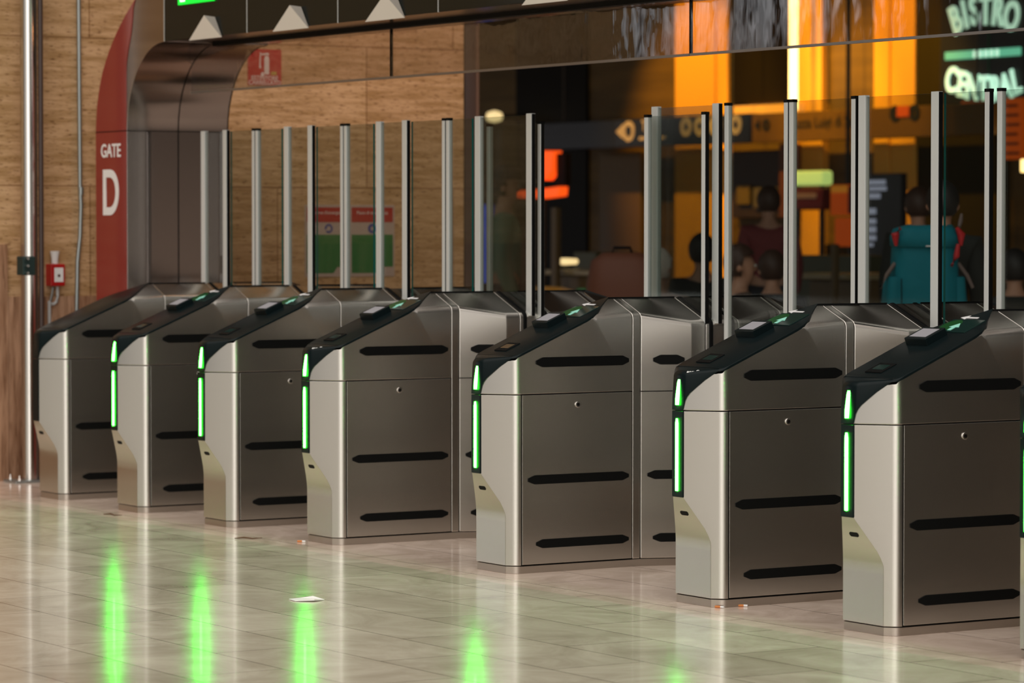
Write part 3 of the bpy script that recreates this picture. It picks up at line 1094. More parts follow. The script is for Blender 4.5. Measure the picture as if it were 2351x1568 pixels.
yz(px_, [(0.004, 0.170), (0.030, 0.170), (0.020, 0.182), (-0.018, 0.176), (-0.034, 0.186), (-0.026, 0.170), (-0.014, 0.168)])
yz(px_, [(-0.030, 0.170), (-0.024, 0.170), (-0.026, 0.120), (-0.022, 0.095), (-0.034, 0.095), (-0.034, 0.120)])
px_.build('pictogram', SWH, es, smooth=False)
text('line_one', 'ESTINTORE', 0.033, SWH, (0.0045, 0, 0.040), FACE_SIDE, es, extrude=0.0005, bold=0.0004, sx=1.0)
text('line_two', 'CARRELLATO', 0.033, SWH, (0.0045, 0, 0.014), FACE_SIDE, es, extrude=0.0005, bold=0.0004, sx=1.0)
MB().box((0.0035, 0.040, 0.058), (0.0052, 0.075, 0.078)).build('yellow_mark', principled('sign_yellow', (0.42, 0.30, 0.06), 0.5), es, smooth=False)

# red / white / green notice on the wall, two halves
a = at(700, 470, 0, XW + 0.004)
b = at(906, 634, 0, XW + 0.004)
nb = empty('safety_notice', (XW, a.y, b.z))
tag(nb, 'red, white and green double notice on the stone wall seen through the gate glass', 'notice')
wN, hN = b.y - a.y, a.z - b.z
NW = principled('notice_white', (0.42, 0.33, 0.29), 0.5)
NG = principled('notice_green', (0.006, 0.15, 0.035), 0.45)
NR = principled('notice_red', (0.36, 0.010, 0.010), 0.45)
NB = principled('notice_blue', (0.03, 0.05, 0.24), 0.5)
MB().box((0, 0, 0), (0.004, wN, hN)).build('board', NW, nb, bevel=0.001)
for h in (0, 1):
    ya, yb = (0.012, wN * 0.485) if h == 0 else (wN * 0.515, wN - 0.012)
    MB().box((0.0035, ya, hN * 0.76), (0.0052, yb, hN * 0.965)).build('red_header', NR, nb, smooth=False)
    text('header_words', "Norme d'emergenza" if h == 0 else "Piano di emergenza", 0.026, SWH, (0.0055, (ya + yb) / 2, hN * 0.89), FACE_SIDE, nb, extrude=0.0004)
    g2 = MB()
    if h == 0:
        gp = [(ya, 0.02), (yb - 0.10, 0.02), (yb - 0.075, 0.055), (yb, 0.055), (yb, hN * 0.585), (ya, hN * 0.585)]
    else:
        gp = [(ya, 0.02), (yb - 0.105, 0.02), (yb - 0.080, 0.055), (yb, 0.055), (yb, hN * 0.585), (ya, hN * 0.585)]
    yz(g2, gp, 0.0035, 0.0052)
    g2.build('green_field', NG, nb, smooth=False)
    yc = ya + (yb - ya) * (0.52 if h == 0 else 0.50)
    ring = MB()
    seg = 24
    r1, r2 = (0.026, 0.014) if h == 0 else (0.028, 0.011)
    for k in range(seg):
        if h == 0 and k in (13, 14):
            continue
        a0, a1 = 2 * math.pi * k / seg, 2 * math.pi * (k + 1) / seg
        yz(ring, [(yc + r1 * math.cos(a0), hN * 0.67 + r1 * math.sin(a0)), (yc + r1 * math.cos(a1), hN * 0.67 + r1 * math.sin(a1)), (yc + r2 * math.cos(a1), hN * 0.67 + r2 * math.sin(a1)), (yc + r2 * math.cos(a0), hN * 0.67 + r2 * math.sin(a0))], 0.0035, 0.0055)
    ring.build('blue_ring', NB, nb, smooth=False)

# ------------------------------------------------------------------ litter on the floor
q = at(705, 1378, 2, 0.0)
sc_ = MB()
sc_.loft([[(-0.045, -0.05, z), (0.02, -0.06, z), (0.055, 0.0, z * 2.5), (0.04, 0.05, z), (-0.02, 0.035, z * 3.0), (-0.055, 0.0, z)] for z in (0.0015, 0.004)])
o = sc_.build('paper_scrap', principled('paper_white', (0.9, 0.9, 0.88), 0.6), smooth=False)
o.location = (q.x, q.y, 0)
tag(o, 'torn white paper scrap lying on the marble floor', 'paper')
TAN = principled('cigarette_tan', (0.62, 0.22, 0.06), 0.7)
for (px, py, rz, lab) in ((1650, 1396, 0.4, 'orange cigarette end at the foot of the lettered right gate corner'), (1702, 1393, 0.9, 'second orange cigarette end beside the same gate plinth'), (690, 1245, 0.7, 'orange cigarette end left of the fourth gate plinth')):
    q = at(px, py, 2, 0.0)
    e = empty('cigarette_end', (q.x, q.y, 0), rz)
    tag(e, lab, 'litter', 'cigarette ends on the floor')
    MB().tube([(-0.014, 0, 0.0045), (0.008, 0, 0.0045)], 0.0042, 10).build('filter', TAN, e)
    MB().tube([(0.008, 0, 0.0045), (0.022, 0, 0.004)], 0.0040, 10).build('paper_stub', WHITE, e)
TWIG = principled('dry_leaf', (0.10, 0.045, 0.02), 0.8)
for (px, py, rz, lab) in ((258, 1184, 0.3, 'small dry twig on the floor by the second gate'), (570, 1238, 1.0, 'long thin dry twig on the floor before the third gate')):
    q = at(px, py, 2, 0.0)
    o = MB().tube([(-0.06, 0, 0.004), (-0.02, 0.008, 0.007), (0.02, -0.004, 0.004), (0.06, 0.006, 0.006)], [0.002, 0.004, 0.003, 0.0015], 7).build('dry_twig', TWIG)
    o.location = (q.x, q.y, 0)
    o.rotation_euler.z = rz
    tag(o, lab, 'litter')

# ------------------------------------------------------------------ far side of the hall
YF = 22.0
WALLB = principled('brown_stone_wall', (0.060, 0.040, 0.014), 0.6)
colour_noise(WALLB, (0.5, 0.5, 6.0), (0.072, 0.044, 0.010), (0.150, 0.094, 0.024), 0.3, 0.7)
DARK = principled('dark_shopfront', (0.006, 0.0048, 0.003), 0.5, spec=0.1)
tag(MB().box((-46, YF + 0.10, 0), (-12, YF + 0.9, 5.0)).build('wall_back', WALLB, smooth=False), kind='structure')
LIGHT_BLOCK = principled('dark_light_block', (0.03, 0.025, 0.02), 0.8)
tag(MB().box((-50, 10.2, 5.0), (-8, YF + 0.9, 5.3)).build('ceiling_light_block', LIGHT_BLOCK, smooth=False), kind='structure')  # out of view; dark and low, added to keep daylight off the far hall


def frect(x0, y0, x1, y1, Y):
    """photo rectangle -> (xa, xb, za, zb) on the plane y = Y"""
    ym, xm = (y0 + y1) / 2, (x0 + x1) / 2
    return at(x0, ym, 1, Y).x, at(x1, ym, 1, Y).x, at(xm, y1, 1, Y).z, at(xm, y0, 1, Y).z


# dark shop openings
for k, r in enumerate(((1182, -60, 1345, 700), (1670, -60, 1812, 236), (2100, -60, 2310, 700), (1560, 560, 2000, 700)), 1):
    xa, xb, za, zb = frect(*r, YF + 0.05)
    wm_ = principled('olive_shop_wall', (0.030, 0.026, 0.009), 0.6, spec=0.1) if k == 3 else DARK
    tag(MB().box((xa, YF + 0.06, max(za, 0)), (xb, YF + 0.12, zb)).build('window_%d' % k, wm_, bevel=0.01), kind='structure')

# three stone pilasters washed by warm spotlights
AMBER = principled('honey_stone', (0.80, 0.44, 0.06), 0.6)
cols = (((1548, -60, 1640, 600), (1640, 1666), 'broad warm-lit stone column behind the wide open lane'),
        ((1812, -60, 1838, 600), (1838, 1886), 'warm-lit stone column beside the white light tube'),
        ((2004, -60, 2040, 600), (2040, 2096), 'warm-lit stone column behind the teal backpack'))
for ci, (r, r2, lab) in enumerate(cols):
    xa, xb, za, zb = frect(*r, YF)
    x2, x3, _, _ = frect(r2[0], -60, r2[1], 600, YF)
    c = empty('stone_column', ((xa + x3) / 2, YF, 0))
    tag(c, lab, 'column', 'warm-lit columns at the back of the hall')
    ox = (xa + x3) / 2
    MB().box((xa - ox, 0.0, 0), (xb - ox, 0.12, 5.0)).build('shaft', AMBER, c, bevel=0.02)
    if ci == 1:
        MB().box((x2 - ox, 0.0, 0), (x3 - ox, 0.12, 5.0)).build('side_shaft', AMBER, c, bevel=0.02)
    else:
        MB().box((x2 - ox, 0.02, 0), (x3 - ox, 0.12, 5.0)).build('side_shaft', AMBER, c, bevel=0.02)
    sp = bpy.data.lights.new('column_spot', 'SPOT')
    sp.energy = 850
    sp.color = (1.0, 0.46, 0.02)
    sp.spot_size = R(52)
    sp.spot_blend = 0.6
    sp.shadow_soft_size = 0.08
    so = bpy.data.objects.new('column_spot', sp)
    col.objects.link(so)
    so.location = (ox - 0.15, YF - 3.0, 4.9)
    so.rotation_euler = (Vector((ox, YF, 2.5)) - Vector(so.location)).to_track_quat('-Z', 'Y').to_euler()

# white-hot vertical tube
TUBE = principled('light_tube', (1, 0.8, 0.5), 0.4, emit=(1.0, 0.62, 0.22), estr=5.0)
xa, xb, za, zb = frect(1816, -60, 1828, 252, YF - 0.25)
o = MB().tube([((xa + xb) / 2, YF - 0.25, za), ((xa + xb) / 2, YF - 0.25, zb + 2)], (xb - xa) / 2, 12).build('light_tube', TUBE)
tag(o, 'glowing vertical light tube at the left edge of the middle column', 'light')
xa, xb, za, zb = frect(2346, 300, 2356, 395, YF - 0.25)
o = MB().tube([((xa + xb) / 2, YF - 0.25, za), ((xa + xb) / 2, YF - 0.25, zb)], (xb - xa) / 2, 12).build('light_tube', TUBE)
tag(o, 'short glowing vertical tube at the right edge of the frame', 'light')

# warm strip over the signs
STRIP = principled('warm_strip', (0.9, 0.5, 0.1), 0.4, emit=(1.0, 0.42, 0.05), estr=0.55)
xa, xb, za, zb = frect(1672, 240, 1822, 262, YF - 0.15)
tag(MB().box((xa, YF - 0.10, za), (xb, YF + 0.06, zb)).build('strip_light', STRIP, bevel=0.01), 'long horizontal amber strip light above the blue and yellow signs', 'light')

# blue and yellow direction signs
NAVY = principled('sign_navy', (0.006, 0.010, 0.045), 0.4)
NAVY_DK = principled('sign_navy_dark', (0.003, 0.004, 0.012), 0.4)
CREAM = principled('sign_cream', (0.36, 0.30, 0.20), 0.5, emit=(0.5, 0.40, 0.26), estr=0.16)
OCHRE = principled('sign_ochre', (0.16, 0.085, 0.006), 0.5)
INK = principled('sign_ink', (0.012, 0.014, 0.012), 0.5)
YS = YF - 0.5
bl = empty('direction_sign', (0, YS, 0))
tag(bl, 'dark blue overhead direction sign with arrow, rings and pale lettering', 'sign', None)
xa, xb, za, zb = frect(1240, 272, 1724, 332, YS)
xc = (xa + xb) / 2
bl.location.x = xc
za, zb = 2.28, 2.60
for hx_ in (-0.4, 0.4):
    MB().tube([(hx_ * (xb - xa), 0.06, zb), (hx_ * (xb - xa), 0.06, 5.0)], 0.012, 8).build('hanger', INK, bl)
xm = at(1412, 300, 1, YS).x
MB().box((xa - xc, 0, za), (xm - xc, 0.12, zb)).build('blank_panel', NAVY_DK, bl, bevel=0.01)
MB().box((xm - xc + 0.01, -0.01, za), (xb - xc, 0.12, zb)).build('blue_panel', NAVY, bl, bevel=0.01)
zc = (za + zb) / 2 + 0.02


def ringmesh(cx, cz, r1, r2, y):
    m = MB()
    for k in range(20):
        a0, a1 = 2 * math.pi * k / 20, 2 * math.pi * (k + 1) / 20
        q = [(cx + r1 * math.cos(a0), cz + r1 * math.sin(a0)), (cx + r1 * math.cos(a1), cz + r1 * math.sin(a1)), (cx + r2 * math.cos(a1), cz + r2 * math.sin(a1)), (cx + r2 * math.cos(a0), cz + r2 * math.sin(a0))]
        m.loft([[(p[0], yy, p[1]) for p in q] for yy in (y, y - 0.01)])
    return m


ax = at(1418, 300, 1, YS).x - xc
MB().prism([(ax, zc), (ax + 0.14, zc + 0.085), (ax + 0.14, zc - 0.085)], -0.025, -0.012, 'y').build('arrow', CREAM, bl, smooth=False)
cx = at(1446, 298, 1, YS).x - xc
ringmesh(cx, zc, 0.12, 0.065, -0.012).build('ring', CREAM, bl, smooth=False)
text('word_taxi', 'Taxi', 0.17, CREAM, (at(1492, 295, 1, YS).x - xc, -0.016, zc + 0.05), FACE_FRONT, bl, bold=0.004)
MB().box((at(1470, 300, 1, YS).x - xc, -0.02, zc - 0.105), (at(1530, 300, 1, YS).x - xc, -0.012, zc - 0.07)).build('small_words', CREAM, bl, smooth=False)
for px in (1578, 1610, 1645, 1692):
    ringmesh(at(px, 290, 1, YS).x - xc, zc + 0.02, 0.11, 0.045, -0.012).build('ring', CREAM, bl, smooth=False)

ye = empty('direction_sign', (0, YS, 0))
tag(ye, 'long ochre overhead sign reading Piazza Luigi di Savoia in dark letters', 'sign')
xa, xb, _, _ = frect(1726, 240, 2280, 320, YS)
xc = (xa + xb) / 2
ye.location.x = xc
for hx_ in (-0.18, 0.42):
    MB().tube([(hx_ * (xb - xa), 0.06, 2.66), (hx_ * (xb - xa), 0.06, 5.0)], 0.012, 8).build('hanger', INK, ye)
yz0, yz1 = at(1900, 322, 1, YS).z, at(1900, 253, 1, YS).z
MB().box((xa - xc, 0, yz0), (xb - xc, 0.12, yz1)).build('ochre_panel', OCHRE, ye, bevel=0.01)
zc = at(1902, 281, 1, YS).z
ax = at(1734, 285, 1, YS).x - xc
MB().prism([(ax, zc), (ax + 0.09, zc + 0.06), (ax + 0.09, zc - 0.06)], -0.014, -0.002, 'y').build('arrow', INK, ye, smooth=False)
ringmesh(at(1760, 285, 1, YS).x - xc, zc, 0.065, 0.025, -0.002).build('ring', INK, ye, smooth=False)
text('sign_words', 'Piazza Luigi di Savoia', 0.165, INK, (at(1902, 280, 1, YS).x - xc, -0.004, zc), FACE_FRONT, ye, bold=0.002, sx=1.0)
for px in (2056, 2100):
    ringmesh(at(px, 268, 1, YS).x - xc, zc + 0.06, 0.085, 0.02, -0.002).build('ring', INK, ye, smooth=False)
ORANGE = principled('orange_panel', (0.62, 0.10, 0.004), 0.45, emit=(1.0, 0.10, 0.0), estr=0.20)
x0, x1, z0, z1 = frect(2062, 243, 2090, 268, YS)
MB().box((x0 - xc, -0.02, z0), (x1 - xc, -0.002, z1)).build('orange_square', ORANGE, ye, smooth=False)

# BISTRO CENTRAL round sign
MINT = principled('mint_letters', (0.6, 0.9, 0.75), 0.4, emit=(0.52, 0.90, 0.66), estr=0.95)
MINT2 = principled('mint_bar', (0.1, 0.4, 0.25), 0.4, emit=(0.10, 0.40, 0.24), estr=0.9)
YB2 = YF - 0.1
x0, x1, z0, z1 = frect(2158, -70, 2350, 250, YB2)
bs = empty('bistro_sign', ((x0 + x1) / 2, YB2, (z0 + z1) / 2))
tag(bs, 'black sign with glowing mint letters reading BISTRO CENTRAL', 'sign')
ox, oz = (x0 + x1) / 2, (z0 + z1) / 2
MB().box((x0 - ox, 0, z0 - oz), (x1 - ox, 0.15, z1 - oz)).build('black_board', principled('board_black', (0.006, 0.008, 0.006), 0.4), bs, bevel=0.01)
for ch, px, py, rz in (('B', 2198, 48, 24), ('I', 2219, 36, 17), ('S', 2240, 28, 10), ('T', 2266, 27, 0), ('R', 2294, 29, -8), ('O', 2325, 40, -16)):
    q = at(px, py, 1, YB2)
    text('letter', ch, 0.40, MINT, (q.x - ox, -0.02, q.z - oz), (math.pi / 2, R(-rz), 0), bs, extrude=0.01, bold=0.012, sx=0.72)
for ch, px, py, rz in (('C', 2188, 186, -14), ('E', 2211, 196, -10), ('N', 2236, 203, -6), ('T', 2262, 207, 0), ('R', 2288, 207, 5), ('A', 2312, 202, 11), ('L', 2336, 190, 16)):
    q = at(px, py, 1, YB2)
    text('letter', ch, 0.36, MINT, (q.x - ox, -0.02, q.z - oz), (math.pi / 2, R(-rz), 0), bs, extrude=0.01, bold=0.011, sx=0.72)
q0, q1 = at(2174, 127, 1, YB2), at(2346, 120, 1, YB2)
MB().box((q0.x - ox, -0.03, q0.z - oz - 0.05), (q1.x - ox, -0.005, q0.z - oz + 0.03)).build('mint_bar', MINT2, bs, bevel=0.005)
q = at(2270, 124, 1, YB2)
for k in range(5):
    MB().box((q.x - ox - 0.20 + 0.085 * k, -0.036, q0.z - oz - 0.045), (q.x - ox - 0.15 + 0.085 * k, -0.028, q0.z - oz + 0.025)).build('small_mark', MINT, bs, smooth=False)
MB().box((q.x - ox - 0.012, -0.004, z0 - oz), (q.x - ox + 0.012, -0.001, z1 - oz)).build('thin_line', principled('green_line', (0.0, 0.06, 0.02), 0.4), bs, smooth=False)


def flat_thing(name, r, Y, mat, label, cat, depth=0.08, group=None):
    xa, xb, za, zb = frect(*r, Y)
    o = MB().box((xa, Y, max(za, 0.0)), (xb, Y + depth, zb)).build(name, mat, bevel=0.012)
    return tag(o, label, cat, group)


# lit sign boxes and posters of the shops
LIME = principled('lime_lightbox', (0.6, 0.8, 0.2), 0.4, emit=(0.60, 0.78, 0.22), estr=0.95)
lb = empty('shop_sign', (0, 0, 0))
xa, xb, za, zb = frect(1808, 392, 1887, 426, YF - 1.2)
ox, oz = (xa + xb) / 2, za
lb.location = (ox, YF - 1.2, oz)
tag(lb, 'pale lime light box over a red shop board behind the gate glass', 'sign')
MB().box((xa - ox, 0, 0), (xb - ox, 0.15, zb - za)).build('light_box', LIME, lb, bevel=0.03)
for hx_ in (0.15, 0.85):
    MB().box((xa - ox + hx_ * (xb - xa) - 0.02, 0.05, -oz), (xa - ox + hx_ * (xb - xa) + 0.02, 0.09, 0.02)).build('stand', INK, lb)
_, _, z2, z3 = frect(1808, 432, 1887, 482, YF - 1.2)
DRED = principled('deep_red', (0.16, 0.008, 0.006), 0.5)
MB().box((xa - ox, 0, z2 - oz), (xb - ox, 0.12, z3 - oz)).build('red_board', DRED, lb, bevel=0.02)
PINKW = principled('pale_pink', (0.5, 0.34, 0.30), 0.5)
MB().box((xa - ox + 0.02, -0.01, z2 - oz + (z3 - z2) * 0.52), (xb - ox - 0.08, 0.0, z2 - oz + (z3 - z2) * 0.78)).build('pale_words', PINKW, lb, bevel=0.005)
OR2 = principled('orange_poster', (0.62, 0.10, 0.004), 0.5, emit=(1.0, 0.12, 0.0), estr=0.26)
OR3 = principled('amber_poster_top', (0.70, 0.26, 0.02), 0.5, emit=(1.0, 0.34, 0.02), estr=0.30)
for r, lab, g in (((1906, 424, 1960, 494), 'upper orange shop poster with an amber head', True), ((1916, 500, 1960, 566), 'lower plain orange shop poster', False)):
    xa, xb, za, zb = frect(*r, YF - 1.4)
    pz = empty('poster', ((xa + xb) / 2, YF - 1.4, za))
    tag(pz, lab, 'poster', 'orange shop posters')
    w, h = (xb - xa) / 2, zb - za
    MB().box((-w, 0, 0), (w, 0.06, h)).build('sheet', OR2, pz, bevel=0.01)
    MB().box((-0.02, 0.062, h - 0.12 if g else -za), (0.02, 0.09, 5.0 - za if g else 0.12)).build('hanger' if g else 'stand', INK, pz)
    if g:
        MB().box((-w * 0.9, -0.01, h * 0.74), (w * 0.5, 0.0, h * 0.97)).build('amber_head', OR3, pz, bevel=0.005)
        MB().box((w * 0.55, -0.01, h * 0.05), (w * 0.98, 0.0, h * 0.95)).build('red_edge', DRED, pz, bevel=0.005)
# menu board with pale lines
MENU = principled('menu_black', (0.014, 0.012, 0.014), 0.4)
MLINE = principled('menu_lines', (0.5, 0.5, 0.62), 0.5, emit=(0.55, 0.58, 0.75), estr=0.38)
xa, xb, za, zb = frect(1986, 398, 2068, 590, YF - 1.8)
mn = empty('menu_board', ((xa + xb) / 2, YF - 1.8, za))
tag(mn, 'black menu board with rows of pale blue lettering', 'menu board')
ox, oz = (xa + xb) / 2, za
MB().box((xa - ox, 0, 0), (xb - ox, 0.08, zb - za)).build('board', MENU, mn, bevel=0.01)
for hx_ in (-0.3, 0.3):
    MB().box((hx_ - 0.02, 0.02, -oz), (hx_ + 0.02, 0.06, 0.02)).build('leg', INK, mn)
for (r) in ((1986, 413, 2034, 424), (1996, 428, 2036, 438), (1996, 444, 2022, 456), (1994, 478, 2012, 492), (1994, 502, 2012, 514), (1992, 520, 2012, 534), (1992, 540, 2012, 552), (1994, 558, 2006, 566)):
    x0, x1, z0, z1 = frect(*r, YF - 1.8)
    MB().box((x0 - ox, -0.012, z0 - oz), (x1 - ox, 0.0, z1 - oz)).build('menu_line', MLINE, mn, bevel=0.004)
flat_thing('menu_strip', (2072, 456, 2140, 470), YF - 0.05, principled('red_strip', (0.36, 0.04, 0.01), 0.5, emit=(1, 0.1, 0.02), estr=0.08), 'thin dull red strip sign right of the menu board', 'sign')
# orange price panel at right
pp = empty('price_panel', (0, 0, 0))
xa, xb, za, zb = frect(2304, 225, 2345, 366, YF - 0.6)
pp.location = ((xa + xb) / 2, YF - 0.6, za)
tag(pp, 'orange lettered panel under the BISTRO CENTRAL sign at the right edge', 'sign')
w = (xb - xa) / 2
MB().box((-w, 0, 0), (w, 0.08, zb - za)).build('panel', principled('orange_board', (0.42, 0.07, 0.004), 0.5, emit=(1.0, 0.13, 0.0), estr=0.26), pp, bevel=0.01)
for k in range(6):
    MB().box((-w * 0.85, -0.012, (zb - za) * (0.08 + 0.155 * k)), (w * (0.8 - 0.1 * (k % 3)), 0.0, (zb - za) * (0.12 + 0.155 * k))).build('text_row', principled('row_dark', (0.10, 0.02, 0.004), 0.5), pp, smooth=False)
flat_thing('shop_banner', (2205, 232, 2262, 285), YF - 0.25, principled('dull_orange', (0.30, 0.06, 0.006), 0.5, emit=(1.0, 0.14, 0.0), estr=0.06), 'dim orange shop banner under the CENTRAL lettering', 'sign')

# red-orange neon: upright blade and crossbar
NEON = principled('orange_neon', (1, 0.15, 0.02), 0.4, emit=(1.0, 0.085, 0.006), estr=1.0)
ns = empty('neon_sign', (0, 0, 0))
YN = YF - 2.0
xa, xb, za, zb = frect(1184, 346, 1284, 456, YN)
ox, oz = (xa + xb) / 2, za
ns.location = (ox, YN, oz)
tag(ns, 'red-orange neon sign with an upright blade and a crossbar', 'sign')


def pp_(px, py):
    q = at(px, py, 1, YN)
    return (q.x - ox, q.z - oz)


MB().prism([pp_(1240, 346), pp_(1270, 346), pp_(1266, 395), pp_(1250, 414), pp_(1240, 412)], 0.0, 0.12, 'y').build('upright_blade', NEON, ns, bevel=0.01)
MB().prism([pp_(1186, 438), pp_(1240, 434), pp_(1284, 428), pp_(1282, 450), pp_(1240, 456), pp_(1186, 454)], 0.0, 0.12, 'y').build('crossbar', NEON, ns, bevel=0.01)
MB().prism([pp_(1268, 352), pp_(1290, 352), pp_(1290, 425), pp_(1268, 425)], 0.05, 0.12, 'y').build('dark_back', DARK, ns, bevel=0.01)
MB().box((-0.02, 0.06, -oz), (0.02, 0.10, 0.04)).build('stand', INK, ns)

# round warm lamps
LAMP = principled('lamp_glow', (1, 0.85, 0.5), 0.4, emit=(1.0, 0.74, 0.34), estr=0.95)
q = at(1135, 268, 1, YF - 0.3)
wl_ = empty('wall_lamp', (q.x, YF - 0.3, q.z))
tag(wl_, 'round warm wall lamp glowing beside the wall corner', 'lamp')
MB().lathe([(0.02, -0.07), (0.09, -0.05), (0.105, 0.0), (0.09, 0.05), (0.02, 0.075)], n=20).build('globe', LAMP, wl_)
MB().box((-0.03, 0.05, -0.03), (0.03, 0.80, 0.03)).build('bracket', INK, wl_)
q = at(1298, 601, 1, 17.5)
tl = empty('table_lamp', (q.x, 17.5, q.z - 0.17))
tag(tl, 'small lamp with a flat oval cream shade glowing on a counter', 'lamp')
MB().lathe([(0.02, 0.14), (0.11, 0.145), (0.125, 0.165), (0.125, 0.185), (0.11, 0.20), (0.02, 0.205)], n=24).build('shade', LAMP, tl, bevel=0.0)
MB().lathe([(0.07, 0.0), (0.07, 0.012), (0.012, 0.02), (0.012, 0.145)], n=16).build('foot', INK, tl)

warm_fill = bpy.data.lights.new('wall_warm_fill', 'SPOT')  # unseen spot added to redden the wall end, for the hall's amber light
warm_fill.energy = 120
warm_fill.spot_size = R(80)
warm_fill.spot_blend = 1.0
warm_fill.color = (1.0, 0.42, 0.14)
warm_fill.shadow_soft_size = 0.12
wo = bpy.data.objects.new('wall_warm_fill', warm_fill)
col.objects.link(wo)
wo.location = (XW + 1.4, YE - 0.3, 4.6)
wo.rotation_euler = (Vector((XW, YE - 0.9, 1.8)) - Vector(wo.location)).to_track_quat('-Z', 'Y').to_euler()

# counters of the bar
WOODY = principled('counter_wood', (0.10, 0.062, 0.02), 0.5)
PALETOP = principled('pale_counter_top', (0.30, 0.24, 0.13), 0.4)
OLIVE = principled('olive_panel', (0.055, 0.058, 0.025), 0.5)


def counter(r_top, z_px, Y, depth, label, colour):
    xa, xb, za, zb = frect(*r_top, Y)
    c = empty('bar_counter', ((xa + xb) / 2, Y, 0))
    tag(c, label, 'counter')
    w = (xb - xa) / 2
    MB().box((-w, 0, zb - 0.05), (w, depth, zb)).build('worktop', PALETOP, c, bevel=0.01)
    MB().box((-w + 0.05, 0.08, 0), (w - 0.05, depth - 0.05, zb - 0.05)).build('front', colour, c, bevel=0.01)
    return zb


counter((1250, 620, 1375, 632), 0, 17.2, 0.8, 'bar counter with pale top under the small oval lamp', WOODY)
counter((1832, 628, 1965, 640), 0, 17.0, 0.8, 'bar counter with pale top below the orange posters', WOODY)
flat_thing('display_case', (1316, 578, 1368, 1000), 18.1, OLIVE, 'olive grey display case standing behind the lamp counter', 'display case', 0.5)
flat_thing('shelf_unit', (1826, 586, 1970, 1000), 17.9, OLIVE, 'long olive shelf unit behind the poster counter', 'shelf', 0.5)
flat_thing('sign_post', (1264, 476, 1276, 1000), 17.10, WOODY, 'slim brown post rising behind the lamp counter', 'post', 0.06)
flat_thing('sign_post', (1906, 560, 1914, 1000), 16.90, WOODY, 'slim brown post below the orange posters', 'post', 0.06)
flat_thing('brown_pillar', (1788, 330, 1806, 500), YF - 0.2, principled('rust_brown', (0.16, 0.05, 0.015), 0.5), 'rust brown upright panel left of the lime light box', 'panel', 0.2)
flat_thing('wall_panel', (1680, 345, 1790, 500), YF, principled('dark_brown_panel', (0.030, 0.016, 0.008), 0.5), 'dark brown wall panel under the blue sign', 'panel', 0.2)
flat_thing('wall_panel', (1375, 350, 1470, 620), YF, principled('mid_brown_panel', (0.105, 0.066, 0.016), 0.5), 'tall dim brown wall panel left of the broad lit column', 'panel', 0.2)
flat_thing('notice_card', (1690, 425, 1720, 470), YF - 0.05, principled('mustard_card', (0.14, 0.10, 0.02), 0.5), 'mustard notice card on the dark brown panel', 'notice', 0.04)
flat_thing('notice_card', (1728, 430, 1785, 478), YF - 0.05, principled('grey_card', (0.10, 0.09, 0.09), 0.5), 'grey notice card on the dark brown panel', 'notice', 0.04)

flat_thing('blue_lightbox', (1107, 470, 1119, 1000), YF - 1.0, principled('blue_glow', (0.02, 0.05, 0.4), 0.4, emit=(0.03, 0.09, 0.55), estr=0.35), 'narrow blue lit panel beside the wall corner', 'sign', 0.1)
# curved shell chairs just behind the gates
def shell_chair(px0, px1, pytop, Y, mat, label):
    a, b = at(px0, pytop, 1, Y), at(px1, pytop, 1, Y)
    w = abs(b.x - a.x) / 2
    c = empty('shell_chair', ((a.x + b.x) / 2, Y, 0))
    tag(c, label, 'chair')
    zt = a.z
    r0, r1 = [], []
    rings = []
    for k in range(9):
        ang = math.pi * (0.0 + k / 8)
        x, y = -w * math.cos(ang), -0.18 * math.sin(ang)
        drop = 0.10 * (abs(k - 4) / 4) ** 4
        rings.append([(x, y, 0.46), (x * 1.04, y - 0.0, zt - 0.05 - drop), (x * 1.0, y + 0.012, zt - drop), (x * 0.96, y + 0.025, zt - 0.05 - drop), (x * 0.94, y + 0.03, 0.46)])
    MB().loft(rings).build('backrest', mat, c, angle=60)
    MB().lathe([(w * 0.2, 0.43), (w * 0.9, 0.44), (w * 0.95, 0.46), (w * 0.9, 0.475), (w * 0.1, 0.47)], n=20).build('seat', mat, c)
    for sx in (-1, 1):
        for sy in (-1, 1):
            MB().tube([(sx * w * 0.5, sy * 0.12, 0.44), (sx * w * 0.85, sy * 0.2, 0.0)], [0.014, 0.010], 8).build('leg', ALU, c)


shell_chair(1342, 1414, 660, 14.5, principled('green_shell', (0.015, 0.16, 0.025), 0.4), 'green shell chair behind the fifth gate')
shell_chair(1395, 1482, 657, 14.2, principled('blush_shell', (0.42, 0.29, 0.24), 0.4), 'pale pink shell chair behind the fifth gate')
shell_chair(1225, 1335, 655, 15.0, principled('mustard_shell', (0.42, 0.20, 0.012), 0.4), 'mustard shell chair behind the fourth gate')


